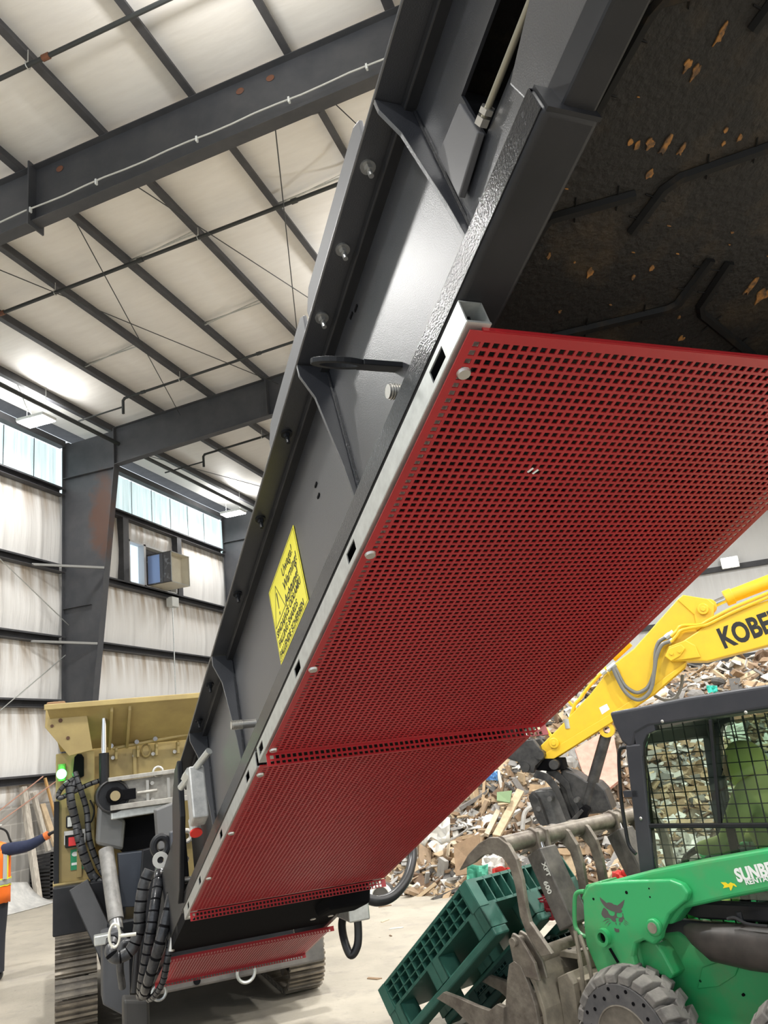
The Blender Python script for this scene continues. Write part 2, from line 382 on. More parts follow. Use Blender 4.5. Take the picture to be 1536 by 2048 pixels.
_L.new(_cx.outputs[0], _br.inputs['Vector']); _L.new(_br.outputs['Color'], _N['Principled BSDF'].inputs['Base Color']); _N['Principled BSDF'].inputs['Roughness'].default_value = .9
struct(MB().box(XW-.25, XW-.02, YB, YE, 0, 1.88).build('wall_left_plinth', bm_, smooth=0), 'grey concrete block plinth under the side wall')
# translucent corrugated daylight band
sky = bpy.data.materials.new('translucent_panel'); sky.use_nodes = True; _N, _L = sky.node_tree.nodes, sky.node_tree.links; _p = _N['Principled BSDF']
_tc = _N.new('ShaderNodeTexCoord'); _mp = _N.new('ShaderNodeMapping'); _mp.inputs['Scale'].default_value = (1, 9, .5); _no = _N.new('ShaderNodeTexNoise'); _no.inputs['Scale'].default_value = 1.2; _no.inputs['Detail'].default_value = 6
_L.new(_tc.outputs['Object'], _mp.inputs[0]); _L.new(_mp.outputs[0], _no.inputs['Vector'])
_cr = _N.new('ShaderNodeMapRange'); _cr.inputs['From Min'].default_value = .3; _cr.inputs['From Max'].default_value = .75; _cr.inputs['To Min'].default_value = .50; _cr.inputs['To Max'].default_value = .95; _L.new(_no.outputs['Fac'], _cr.inputs['Value'])
_p.inputs['Base Color'].default_value = (.62, .70, .70, 1); _p.inputs['Emission Color'].default_value = (.72, .93, .97, 1); _L.new(_cr.outputs[0], _p.inputs['Emission Strength']); _p.inputs['Roughness'].default_value = .4
def sky_band(y0, y1):
    vs, fs = [], []; n = int((y1-y0)/.055)
    prof = [0, 0, .03, .03]
    for i in range(n+1):
        y = y0+(y1-y0)*i/n; x = XW-.17 + (0.03 if i % 6 in (1, 2) else 0)
        vs += [(x, y, 9.08), (x, y, 10.26)]
    for i in range(n): fs.append((2*i, 2*i+2, 2*i+3, 2*i+1))
    o = struct(MB().add(vs, fs).build('window_1', sky, smooth=0, solid=.004), 'translucent corrugated daylight strip under the eave')
    b = MB()
    y = y0+.9
    while y < y1-.2:
        b.box(XW-.135, XW-.125, y, y+.018, 9.08, 10.26); y += .98
    b.build('panel_seam', K['steel_grey'], o, smooth=0)
BAYS = [.3-7.8, .3, 8.09, 15.89, 23.8, YE]
for k in range(len(BAYS)-1): sky_band(BAYS[k]+.1, BAYS[k+1]-.1)
# end and far side walls, with their rails
for z1, z0 in ((13, 9.07), (9.07, 7.12), (7.12, 5.41), (5.41, 3.96), (3.96, 2.37), (2.37, 0)):
    vs = [(XW, YE, z1-z1), (XR, YE, 0), (XR, YE, z0-z1), (XW, YE, z0-z1)]
    struct(MB().add(vs, [(0, 1, 2, 3)]).build('wall_end', K['insul_end'], F=Matrix.Translation((0, 0, z1)), smooth=0, solid=.05), 'white insulated end wall behind the debris pile')
struct(MB().box(XR, XR+.2, YB, YE, 0, 12.6).build('wall_right', mat('far_wall', (.72, .71, .69), .6), smooth=0), 'white insulated far side wall')
def zsec(y0, y1, x, z, name, mt, lab):
    pr = [(x-.012, z+.235), (x-.075, z+.235), (x-.075, z+.227), (x-.004, z+.227), (x-.004, z+.0), (x+.10, z+0), (x+.10, z+.03), (x+.094, z+.03), (x+.094, z+.008), (x+.004, z+.008), (x+.004, z+.235)]
    return struct(MB().ext(pr, y0, y1).build(name, mt, smooth=0), lab)
def girt(y0, y1, z):
    pr = [(XW-.1, z+.09), (XW+.1, z+.09), (XW+.1, z+.05), (XW+.09, z+.05), (XW+.09, z+.08), (XW-.09, z+.08), (XW-.09, z-.08), (XW+.1, z-.08), (XW+.1, z-.09), (XW-.1, z-.09)]
    return struct(MB().ext(pr, y0, y1).build('girt_beam', K['purlin'], smooth=0), 'dark steel wall rail across the insulated side wall')
for z in GZ:
    for k in range(1, len(BAYS)-1): girt(BAYS[k]+.06, BAYS[k+1]-.06, z)
for k in range(1, len(BAYS)-1): struct(MB().box(XW-.1, XW+.08, BAYS[k]+.05, BAYS[k+1]-.05, 10.26, 10.42).build('eave_beam', K['purlin'], smooth=0), 'dark eave rail above the daylight strip')
for z in (9.07, 7.12, 5.41, 3.96, 2.37): struct(MB().box(XW, XR, YE-.22, YE-.03, z-.09, z+.09).build('girt_beam', K['purlin'], smooth=0), 'dark steel rail across the end wall')
# ceiling blanket draped over the purlins
PX = [-12.75, -11.73, -10.29, -8.85, -7.41, -5.97, -4.53, -3.09, -1.65, -.21, 1.23, 2.67, 4.11, 5.55, 6.99, 8.43, 9.87, 11.31, 12.75, 14.19, 15.63, 17.0]
vs, fs = [], []
xs = []
for k in range(len(PX)-1):
    for j in range(6): xs.append((PX[k]+(PX[k+1]-PX[k])*j/6, j/6))
xs.append((PX[-1], 0)); ny = 78
for x, t in xs:
    for i in range(ny+1):
        y = YB+(YE-YB)*i/ny
        sag = .05*math.sin(PI*t)*(1+.8*mnoise.noise(V((x*.9, y*.5, 3))))
        vs.append((x, y, roof_z(x)+.24-sag))
for a in range(len(xs)-1):
    for i in range(ny): fs.append((a*(ny+1)+i, a*(ny+1)+i+1, (a+1)*(ny+1)+i+1, (a+1)*(ny+1)+i))
cm = mat('roof_blanket', (.84, .825, .795), .5, c2=(.77, .75, .72), scale=1.6, amt=.7, bump=.5, bscale=1.4, stretch=(1.0, 5.0, 1))
struct(MB().add(vs, fs).build('ceiling', cm, smooth=70, rec=False), 'cream insulation blanket under the roof, sagging between purlins')
struct(MB().add([(XW-.4, YB, roof_z(XW)+.4), (XR+.3, YB, roof_z(XR)+.45), (XR+.3, YE+.3, roof_z(XR)+.45), (XW-.4, YE+.3, roof_z(XW)+.4)], [(0, 1, 2, 3)]).build('roof', K['purlin'], smooth=0, solid=.03), 'roof sheet above the blanket')
for x in PX[1:-1]:
    zsec(YB, YE-.05, x, roof_z(x), 'purlin_beam', K['purlin'], 'dark steel roof purlin running the length of the hall')
# rafters and tapered columns
def i_rafter(y, x0, x1, zb, name, lab):
    b = MB(); zt = lambda x: roof_z(x)-.012
    b.ext([(x0, zt(x0)), (x1, zt(x1)), (x1, zb(x1)), (x0, zb(x0))], y-.005, y+.005)
    for e, f in ((zt, .012), (zb, -.012)):
        b.ext([(x0, e(x0)), (x1, e(x1)), (x1, e(x1)-abs(f)), (x0, e(x0)-abs(f))], y-.1, y+.1)
    return struct(b.build(name, K['steel_grey'], smooth=0), lab)
def rust_mat():
    m = K['steel_grey'].copy(); m.name = 'primer_steel_rust_bloom'; N, L = m.node_tree.nodes, m.node_tree.links; p = N['Principled BSDF']
    old = p.inputs['Base Color'].links[0].from_socket; tc = N.new('ShaderNodeTexCoord')
    mp = N.new('ShaderNodeMapping'); mp.inputs['Location'].default_value = (11.90/.42, -15.885/.3, -8.25/1.25); mp.inputs['Scale'].default_value = (1/.42, 1/.3, 1/1.25); L.new(tc.outputs['Object'], mp.inputs[0])
    ln = N.new('ShaderNodeVectorMath'); ln.operation = 'LENGTH'; L.new(mp.outputs[0], ln.inputs[0])
    no = N.new('ShaderNodeTexNoise'); no.inputs['Scale'].default_value = 3.2; no.inputs['Detail'].default_value = 7; no.inputs['Roughness'].default_value = .65; L.new(tc.outputs['Object'], no.inputs['Vector'])
    ma = N.new('ShaderNodeMath'); ma.operation = 'MULTIPLY_ADD'; L.new(no.outputs['Fac'], ma.inputs[0]); ma.inputs[1].default_value = 1.5; L.new(ln.outputs['Value'], ma.inputs[2])
    r = N.new('ShaderNodeMapRange'); r.inputs['From Min'].default_value = 1.75; r.inputs['From Max'].default_value = 1.2; L.new(ma.outputs[0], r.inputs['Value'])
    x = N.new('ShaderNodeMix'); x.data_type = 'RGBA'; L.new(r.outputs[0], x.inputs['Factor']); L.new(old, x.inputs['A']); x.inputs['B'].default_value = (.085, .043, .030, 1)
    L.new(x.outputs['Result'], p.inputs['Base Color']); return m
def column(y, rust):
    b = MB(); pr = [(-12.97, 0), (-12.62, 0), (-11.49, 9.42), (-11.49, 10.40), (-12.97, 10.33)]
    b.ext(pr, y-.005, y+.005)
    b.box(-12.985, -12.97, y-.1, y+.1, 0, 10.35)
    d = V((1.13, 0, 9.42)).normalized()
    b.bar((-12.62, y, 0), (-11.49, y, 9.42), .2, .014, up=(0, 1, 0)) if False else b.add([(-12.62, y-.1, 0), (-12.62, y+.1, 0), (-11.485, y+.1, 9.42), (-11.485, y-.1, 9.42), (-12.605, y-.1, 0), (-12.605, y+.1, 0), (-11.47, y+.1, 9.42), (-11.47, y-.1, 9.42)],
          [(0, 1, 2, 3), (4, 7, 6, 5), (0, 3, 7, 4), (1, 5, 6, 2), (0, 4, 5, 1), (3, 2, 6, 7)])
    b.box(-12.97, -11.47, y-.1, y+.1, 9.41, 9.425); b.box(-12.97, -12.2, y-.08, y+.08, 6.15, 6.16)
    b.box(-11.5, -11.47, y-.1, y+.1, 9.42, 10.42)
    o = struct(b.build('steel_column', K['steel_grey'], smooth=0), 'tapered dark grey steel column against the side wall')
    if rust: o.data.materials[0] = rust_mat()
    return o
for k, y in enumerate((.3, 8.09, 15.89, 23.8)):
    column(y, k == 2)
    r = i_rafter(y, -11.47, XR, (lambda x: 9.738+(x+7.744)*.069) if k < 2 else (lambda x: 9.486+(x+11.485)*.0977 if x < -6.5 else 9.974+(x+6.5)*.0612), 'rafter_beam', 'deep dark grey steel rafter under the purlins')
    if k in (1, 2):
        b = MB()
        for x in ((-7.12,) if k == 1 else (-7.3,)):
            zb = (9.738+(x+7.744)*.069) if k == 1 else 9.486+(x+11.485)*.0977
            b.box(x-.012, x+.012, y-.16, y+.16, zb-.09, roof_z(x)+.03)
        b.build('splice_plate', K['steel_grey'], r, smooth=0)
        for x in ((-5.97, -7.41, -3.09, -1.65) if k == 1 else (-5.97, -8.85)):
            zb = (9.738+(x+7.744)*.069) if k == 1 else 9.486+(x+11.485)*.0977
            MB().bar((x+.18, y+.08, zb), (x, y+1.05, roof_z(x)+.02), .05, .012).build('flange_brace', K['steel_grey'], r, smooth=0)
        if k == 1:
            for x in (-6.7, -3.8, -3.35):
                MB().ball((x, y-.012, roof_z(x)-.18), .06, .006, .05).build('rust_stain', K['rust'], r)
# wall braces from column to rail
for z in (6.95, 5.2):
    xi = -12.62+z*.12
    struct(MB().bar((xi, 15.79, z), (XW+.05, 14.75, z+.1), .06, .05).build('flange_brace', mat('brace_grey', (.22, .22, .21), .6) if z > 6 else bpy.data.materials['brace_grey'], smooth=0), 'short grey angle brace from column to wall rail')
# roof and wall cross rods
for p, q in (((-6.9, 8.2, 10.5), (-9.6, 15.8, 10.32)), ((-6.1, 8.2, 10.53), (-4.3, 15.8, 10.62)), ((-3.4, 8.2, 10.7), (-6.4, 15.8, 10.5)), ((-9.3, 8.2, 10.33), (-7.0, 15.8, 10.47)), ((-2.9, 8.2, 10.72), (-.8, 15.8, 10.83)),
             ((-12.0, 15.9, 10.2), (-9.8, 23.7, 10.32))):
    struct(MB().cyl(p, q, .009, n=6).build('brace_rod', K['black_pipe']), 'thin steel cross-bracing rod under the roof')
for p, q in (((-12.84, 13.0, 7.32), (-12.84, 15.86, 5.76)), ((-12.84, 12.5, 2.95), (-12.84, 15.75, 5.05))):
    struct(MB().cyl(p, q, .011, n=6).build('brace_rod', K['galv']), 'thin steel cross-bracing rod on the side wall')
for y, pr in ((10.63, ((-7.41, -5.97), (-4.53, -3.09))), (13.1, ((-7.41, -5.97), (-10.29, -8.85)))):
    for x0, x1 in pr:
        b = MB(); b.bar((x0, y, roof_z(x0)+.02), (x1, y, roof_z(x1)+.17), .03, .01); b.bar((x0, y+.12, roof_z(x0)+.17), (x1, y-.1, roof_z(x1)+.02), .03, .01)
        struct(b.build('bridging_strap', K['galv'], smooth=0), 'galvanised bridging straps between two purlins')
# white cable clipped along the near rafter
cab = tag(MB().tube([(x, 7.962, 9.90+(x+7.7)*.0665+.012*math.sin(x*5)) for x in [-9.5+i*.33 for i in range(28)]], .012, 6).build('cable', mat('cable_white', (.62, .62, .58), .5)), 'pale cable run along the near roof rafter', 'cable')
for x in (-7.1, -6.0, -4.42, -3.07, -2.0): MB().box(x-.012, x+.012, 7.945, 7.988, 9.90+(x+7.7)*.0665-.05, 9.90+(x+7.7)*.0665+.03).build('clip', K['white'], cab, smooth=0)

# ------------------------------------------------------------------ sprinkler pipes
def sprinkler(y, x0, x1, z0, z1, lab, riser, r=.03):
    t = thing('sprinkler_pipe', lab, 'pipe'); d = lambda x: z0+(z1-z0)*(x-x0)/(x1-x0)
    MB().tube([(x0, y, d(x0)), (x1, y, d(x1))], r, 10).build('pipe', K['black_pipe'], t)
    x = x0+.5
    while x < min(x1, 2):
        MB().cyl((x-.05, y, d(x-.05)), (x+.05, y, d(x+.05)), r*1.35, n=10).build('coupling', K['rust'] if int(x*7) % 3 == 0 else K['black_pipe'], t); x += 2.9
    for xp in PX[3:12:2]:
        if x0 < xp < x1:
            h = MB(); h.cyl((xp+.1, y, d(xp+.1)), (xp+.1, y, roof_z(xp)+.05), .007, n=6); h.torus((xp+.1, y, d(xp+.1)), (1, 0, 0), .045, .007, 12, 5); h.build('hanger', K['galv'], t)
    if riser:
        h = MB(); h.tube([(x0+.02, y, d(x0)), (x0-.03, y, d(x0)-.05), (x0-.03, y, 10.0)], r*1.1, 8); h.build('riser', K['black_pipe'], t)
        MB().tube([(x0-.03, y, d(x0)-.2), (x0-1.25, y+.02, d(x0)-.25)], .02, 8).build('branch', K['black_pipe'], t)
sprinkler(6.5, -9, 3, 10.42, 11.1, 'dark sprinkler branch pipe in front of the near rafter', 0)
sprinkler(10.45, -10.4, 3, 10.36, 11.18, 'dark sprinkler branch pipe just behind the near rafter', 0, .034)
sprinkler(14.45, -10.2, 3, 10.37, 11.18, 'dark sprinkler branch pipe dropping beside the rust-stained column', 1)
sprinkler(18.42, -10.5, 3, 10.35, 11.18, 'dark sprinkler branch pipe above the window and its hood', 1)
tag(MB().cyl((-11.40, YB, 10.02), (-11.40, YE-.3, 10.02), .05, n=14).build('sprinkler_main', K['black_pipe']), 'long dark sprinkler main running along the side wall', 'pipe')

# ------------------------------------------------------------------ high-bay lamps
lens = glow('led_lens', (1.0, .98, .95), 25)
def lamp(x, y, z, lab, group=None, power=1.0, vis=True):
    t = thing('high_bay_lamp', lab, 'lamp', group=group)
    MB().box(x-.36, x+.36, y-.22, y+.22, z+.02, z+.09).build('housing', K['white'], t, smooth=0, bevel=.01)
    MB().box(x-.34, x+.34, y-.20, y+.20, z, z+.02).build('lens', lens, t, smooth=0)
    for dx in (-.25, .25):
        MB().cyl((x+dx, y, z+.09), (x+dx, y, roof_z(x)+.2), .006, n=6).build('hanging_wire', K['galv'], t)
    l = bpy.data.lights.new('lamp_light', 'AREA'); l.shape = 'RECTANGLE'; l.size = .56; l.size_y = .28; l.energy = LAMP_W*power; l.color = (1.0, .985, .955); l.spread = R_(175)
    o = bpy.data.objects.new('lamp_light', l); COL.objects.link(o); o.parent = t; o.location = (x, y, z-.012)
    u = bpy.data.lights.new('added_uplight', 'AREA'); u.shape = 'RECTANGLE'; u.size = .56; u.size_y = .28; u.energy = LAMP_W*power*(.17 if power > .5 else .6); u.color = (1.0, .985, .955); u.spread = R_(178)  # extra upward light, added to brighten the ceiling
    o = bpy.data.objects.new('added_uplight', u); COL.objects.link(o); o.parent = t; o.location = (x, y, z+.10); o.rotation_euler = (PI, 0, 0)
    return t
L1 = lamp(-11.83, 13.55, 9.85, 'glowing rectangular high-bay lamp above the wall bay before the rusty column', power=.15)
L2 = lamp(-11.83, 22.4, 9.88, 'glowing rectangular high-bay lamp hanging past the window hood', power=.15)
for x, y in ((-9.5, 6.2), (-11.83, 29.0), (-3, -3), (-3, 5.5), (-3, 13.4), (-3, 22), (5, -3), (5, 5), (5, 13.4), (5, 22), (12, 1), (12, 9), (12, 18)):  # first one, out of view, placed and strengthened for the side web's highlight
    lamp(x, y, 9.88, 'rectangular high-bay lamp hung on wires high over the hall floor', 'high-bay lamps over the hall', power=.75 if x == -9.5 else .15 if x < -11 else 1.0)
MB().tube([(-12.0, 12.3, 10.42), (-11.95, 12.6, 10.6), (-11.85, 12.95, 10.55), (-11.8, 13.2, 10.1), (-11.8, 13.4, 9.94)], .012, 6, 6).build('power_cord', K['white'], L1)
t = thing('wall_lamp', 'glowing lamp on the end wall above the excavator', 'lamp')
p = at_y(1460, 1124, YE-.4)
MB().box(p.x-.3, p.x+.3, YE-.35, YE-.22, p.z-.2, p.z+.2).build('housing', K['white'], t, smooth=0, bevel=.02)
MB().box(p.x-.27, p.x+.27, YE-.37, YE-.35, p.z-.17, p.z+.17).build('lens', lens, t, smooth=0)

# ------------------------------------------------------------------ window and its boxed hood
wf = MB()
X0 = XW-.12
for y0, y1, z0, z1 in ((WY0, WY0+.05, WZ0, WZ1), (WY1-.05, WY1, WZ0, WZ1), (WY0, WY1, WZ0, WZ0+.05), (WY0, WY1, WZ1-.05, WZ1), (19.1, 19.2, WZ0, WZ1)): wf.box(X0-.05, XW+.06, y0, y1, z0, z1)
win = struct(wf.build('window_2', mat('window_frame', (.5, .5, .5), .5), smooth=0), 'small sliding window high in the side wall')
pane = glow('daylit_pane', (.62, .80, .98), .95)
MB().box(X0-.02, X0-.01, WY0+.05, 19.1, WZ0+.05, WZ1-.05).build('pane', pane, win, smooth=0)
MB().box(X0-.02, X0-.01, 19.2, WY1-.05, WZ0+.05, WZ1-.05).build('pane', mat('pane_grey', (.12, .12, .13), .15), win, smooth=0)
for y0, y1 in ((18.13, 18.38), (20.78, 21.02)):
    struct(MB().box(XW-.1, XW+.09, y0, y1, 7.2, 8.98).build('window_post', K['purlin'], smooth=0), 'dark steel post beside the high window')
t = thing('ventilation_hood', 'cream sheet-metal box hood projecting from the high window', 'hood')
hy0, hy1, hx, hz0, hz1 = 19.31, 20.25, -12.22, 7.26, 8.14
cream = mat('hood_cream', (.66, .62, .5), .5, c2=(.55, .5, .4), scale=4, amt=.6)
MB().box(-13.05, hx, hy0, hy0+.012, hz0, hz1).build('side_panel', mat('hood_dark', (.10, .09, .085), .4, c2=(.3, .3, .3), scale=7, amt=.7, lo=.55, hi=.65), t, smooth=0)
MB().box(-13.05, hx, hy1-.012, hy1, hz0, hz1).build('side_panel', cream, t, smooth=0)
MB().box(-13.05, hx, hy0, hy1, hz0, hz0+.012).build('bottom_panel', cream, t, smooth=0)
MB().box(-13.05, hx, hy0, hy1, hz1-.012, hz1).build('top_panel', cream, t, smooth=0)
MB().box(hx-.25, hx-.24, hy0, hy1, hz0, hz1).build('baffle', cream, t, smooth=0)
MB().box(-12.96, -12.58, hy0-.006, hy0, hz0+.04, hz1-.04).build('blue_film', mat('blue_film', (.30, .42, .72), .2), t, smooth=0)
b = MB()
for y in (hy0, hy1-.02): b.box(hx, hx+.012, y, y+.02, hz0, hz1)
for z in (hz0, hz1-.02): b.box(hx, hx+.012, hy0, hy1, z, z+.02)
b.build('front_flange', K['galv'], t, smooth=0)
t = thing('junction_box', 'grey electrical box with conduit below the high window', 'electrical box')
MB().box(XW+.02, XW+.22, 20.2, 20.55, 6.78, 7.06).build('box', mat('box_grey', (.55, .56, .54), .5), t, smooth=0, bevel=.01)
MB().cyl((XW+.12, 20.36, 6.78), (XW+.12, 20.36, 3.0), .018, n=8).build('conduit', K['galv'], t)
# ================================================================== the mobile crusher and its discharge conveyor
cr = thing('mobile_crusher', 'tracked khaki and black crusher with a long black conveyor guarded by red mesh', 'crusher', F_MAC)
conv = bpy.data.objects.new('discharge_conveyor', None); put(conv, cr, F_CON); conv['label'] = 'black steel conveyor rising over the floor'
CW = 1.1
# --- red perforated guards: real square holes
def perforated(name, s0, s1, c0, c1, h, pitch=.0197, hole=.0129, edge=.012):
    def lines(a, b):
        n = int((b-a-2*edge)/pitch); off = a+(b-a-n*pitch)/2+(pitch-hole)/2; out = [a]
        for i in range(n): out += [off+i*pitch, off+i*pitch+hole]
        return out+[b]
    xs, ys = lines(s0, s1), lines(c0, c1)
    return MB().holed(xs, ys, lambda i, j: i % 2 == 1 and j % 2 == 1, lambda x, y: (x, y, h)).build(name, K['red'], conv, smooth=0, solid=.003, rec=False)
def bolts(p, pts, h=-.002):
    for s, c in pts:
        MB().cyl((s, c, h-.006), (s, c, h), .012, .014, 14).build('guard_bolt', K['zinc'], p)
LS1, LS0 = c_h(515, 1535, -.042).x, c_h(370, 1845, -.042).x
def lip(p, s, h, d=.042):
    n = int((CW-.02)/.0197); xs = [.002]
    for k in range(n): xs += [.014+k*.0197, .014+k*.0197+.0129]
    xs.append(CW-.002); ys = [h-d]
    rows = 2 if d > .035 else 1
    for k in range(rows): ys += [h-d+.003+k*.0197, h-d+.003+k*.0197+.0129]
    ys.append(h)
    MB().holed(xs, ys, lambda i, j: i % 2 == 1 and j % 2 == 1, lambda x, y: (s, x, y)).build('folded_lip', K['red'], p, smooth=0, solid=.003, rec=False)
g = perforated('mesh_guard', LS1, 4.115, .004, CW-.004, 0.0)
bolts(g, [(4.02, .03), (3.45, .022), (2.888, .02), (2.32, .02)])
MB().box(4.113, 4.117, .03, CW-.004, 0, .009).build('folded_edge', K['red'], g, smooth=0)
lip(g, LS1, .0)
g = perforated('mesh_guard', LS0, 2.17, .004, CW-.004, .006)
bolts(g, [(2.09, .02), (1.456, .018), (.811, .016), (.10, .02)], .004)
lip(g, LS0, .0)
g = perforated('mesh_guard', -1.80, -.96, .0, CW, .012)
lip(g, -.96, .012, .03); lip(g, -1.80, .012, .03)
# --- galvanised carriers with slots, both sides
def carrier(s0, s1, c, sl, mirror):
    xs = [s0]
    for q in sorted(sl): xs += [q-.033, q+.033]
    xs.append(s1); ys = [.010, .022, .052, .064]
    b = MB().holed(xs, ys, lambda i, j: i % 2 == 1 and j == 1, lambda x, y: (x, c, y))
    q = 1 if not mirror else -1
    b.box(s0, s1, c, c+q*.046, .009, .012)
    gc = b.build('guard_carrier', K['galv'], conv, smooth=0, solid=.003, rec=False)
    MB().box(s0, s1-.03, c+q*.03, c+q*.034, .012, .066).build('slot_shade', K['dark'], gc, smooth=0)  # dark backing put in as the shade seen through the slots
    MB().box(s1-.1, s1, c+q*.043, c+q*.046, .009, .066).build('carrier_back', K['galv'], gc, smooth=0); MB().box(s1-.06, s1, c, c+q*.046, .063, .066).build('carrier_top', K['galv'], gc, smooth=0)
for mir in (0, 1):
    c = CW-.012 if mir else -.002
    carrier(2.19, 4.125, c, [4.0, 3.405, 2.82, 2.25], mir)
    carrier(.02, 2.15, c, [1.99, 1.345, .66, .2], mir)
# --- frame: lower chords, webs, top flanges, ribs
S0, S1 = -.12, 7.6
for mir in (0, 1):
    q = (lambda c: CW-c) if mir else (lambda c: c)
    o = MB(); o.box(S0, 4.47, q(0), q(.10), .068, .135); o.build('lower_chord', K['black_satin'], conv, smooth=40, bevel=.012, seg=3)
    o = MB(); o.box(S0, 4.465, q(-.002), q(.0), .078, .135); o.add([(S0, q(0), .133), (4.465, q(0), .133), (4.465, q(.09), .150), (S0, q(.09), .150), (S0, q(0), .137), (4.465, q(0), .137), (4.465, q(.09), .154), (S0, q(.09), .154)], [(0, 1, 2, 3), (4, 7, 6, 5), (0, 4, 5, 1), (2, 6, 7, 3), (1, 5, 6, 2), (0, 3, 7, 4)]); o.build('chord_face', K['black_wet'], conv, smooth=0, bevel=.001)
    o = MB(); o.box(4.40, S1, q(.035), q(.095), .085, .15); o.build('head_chord', K['black_satin'], conv, smooth=0, bevel=.006)
    # web with the take-up opening near the head
    xs = [S0, 4.27, 4.78, S1]; ys = [.12, .375, .535, .76]
    MB().holed(xs, ys, lambda i, j: i == 1 and j == 1, lambda x, y: (x, q(.095), y)).build('side_web', K['black_gloss'], conv, smooth=0, solid=.008, rec=False)
    o = MB(); o.box(-.02, S1, q(-.004), q(.10), .754, .764); o.build('top_flange', K['black_gloss'], conv, smooth=0, bevel=.004)
    o = MB(); o.box(-.02, S1, q(.062), q(.10), .726, .754); o.build('edge_strip', K['black_satin'], conv, smooth=0, bevel=.004)
    for s in (4.13, 3.34, 2.5, 1.58, .75):
        if mir == 0 and s in (2.5,): continue
        pr = [(q(.092), .75), (q(-.002), .75), (q(-.002), .705), (q(.03), .62), (q(.062), .36), (q(.078), .14), (q(.092), .135)]
        MB().ext(pr, s-.005, s+.005, 'x').build('rib', K['black_gloss'], conv, smooth=0, bevel=.001)
        wl = MB(); wl.tube([(s+.008, q(.088), .72-.05*k+.004*((k*7) % 3)) for k in range(12)], .0055, 6); wl.build('weld_bead', K['black_wet'], conv)
    for s in (4.9, 5.8, 6.7):
        pr = [(q(.092), .75), (q(-.002), .75), (q(-.002), .705), (q(.062), .36), (q(.078), .16), (q(.092), .155)]
        MB().ext(pr, s-.005, s+.005, 'x').build('rib', K['black_gloss'], conv, smooth=0)
MB().box(4.465, 4.472, .004, .098, .07, .133).build('chord_cap', K['black_satin'], conv, smooth=0)
# head-end cover plate lapping the web, with the screw take-up
b = MB(); b.ext([(4.5, .15), (4.66, .15), (4.66, .34), (4.52, .35), (4.40, .30), (4.42, .15)], .055, .085); b.build('head_bracket', K['black_gloss'], conv, smooth=0, bevel=.004)
b = MB(); b.ext([(4.16, .345), (4.28, .37), (4.275, .49), (4.16, .50)], .07, .086); b.build('slide_plate', mat('slide_plate', (.10, .10, .105), .35), conv, smooth=0, bevel=.003)
MB().box(4.2, 4.85, .19, .22, .32, .56).build('recess_shade', K['dark'], conv, smooth=0)  # black backing painted as the shade of the recess behind the opening
rod = MB().cyl((4.30, .08, .388), (4.74, .08, .388), .0065, n=14).build('take_up_screw', mat('screw_rod', (.28, .26, .2), .5, .6), conv)
b = MB(); b.cyl((4.287, .08, .388), (4.303, .08, .388), .0145, n=6); b.cyl((4.309, .08, .388), (4.32, .08, .388), .0145, n=6); b.build('nut', K['zinc'], rod, smooth=0)
# small slots in the web, studs under the top flange
for s, h in ((3.58, .699), (3.616, .686), (3.249, .589), (3.049, .541), (3.049, .497)):
    MB().box(s-.011, s+.011, .088, .0905, h-.004, h+.004).build('web_slot', K['dark'], conv, smooth=0)
for s in (3.977, 3.746, 3.522, 3.05, 2.6, 2.1, 1.3, .9):
    b = MB(); b.cyl((s, .03, .748), (s, .03, .754), .019, n=16); b.cyl((s, .03, .735), (s, .03, .75), .011, n=6); b.cyl((s, .03, .712), (s, .03, .74), .0065, n=10)
    b.build('skirt_stud', K['stainless'] if s > 3.4 else K['black_satin'], conv)
# skirt boards above the flange
for s0, s1 in ((2.95, 3.46), (3.5, 4.04)):
    b = MB(); pr = [(s0, .764), (s1, .764), (s1+.012, .82), (s1-.02, .845), (s0+.05, .845), (s0, .80)]
    b.ext(pr, .0, .012); b.build('skirt_board', mat('skirt_grey', (.12, .12, .125), .55) if s0 < 3 else bpy.data.materials['skirt_grey'], conv, smooth=0, bevel=.004)
# lifting eye, fixing stub
e = MB(); n = 24
EN, ET = V((.55, 0, .835)), V((.835, 0, -.55)); EC = V((3.718, -.055, .345))
def eo(a, c, d): return EC+ET*a+V((0, c, 0))+EN*d
out = [(.034*math.cos(2*PI*k/n), .068*math.sin(2*PI*k/n)) for k in range(n)]; inn = [(.019*math.cos(2*PI*k/n), .046*math.sin(2*PI*k/n)) for k in range(n)]
vs = [eo(a, c, z) for z in (-.0065, .0065) for L in (out, inn) for a, c in L]
fs = []
for k in range(n):
    k2 = (k+1) % n; o0, i0, o1, i1 = 0, n, 2*n, 3*n
    fs += [(o0+k, o0+k2, i0+k2, i0+k), (o1+k, i1+k, i1+k2, o1+k2), (o0+k, o1+k, o1+k2, o0+k2), (i0+k, i0+k2, i1+k2, i1+k)]
e.add(vs, fs); e.obox(eo(0, .10, 0), ET, (0, 1, 0), EN, .028, .050, .0065); e.build('lifting_eye', K['black_satin'], conv, smooth=0, bevel=.002)
for s, c0, c1, h in ((3.742, .03, .075, .235), (1.85, -.01, .09, .30), (.02, -.02, .06, .21)):
    b = MB(); b.cyl((s, c0, h), (s, c1, h), .0165, n=16)
    for k in range(7): b.cyl((s, c0+.006+k*.006, h), (s, c0+.009+k*.006, h), .0185, n=16)
    b.build('threaded_stub', K['zinc'], conv)
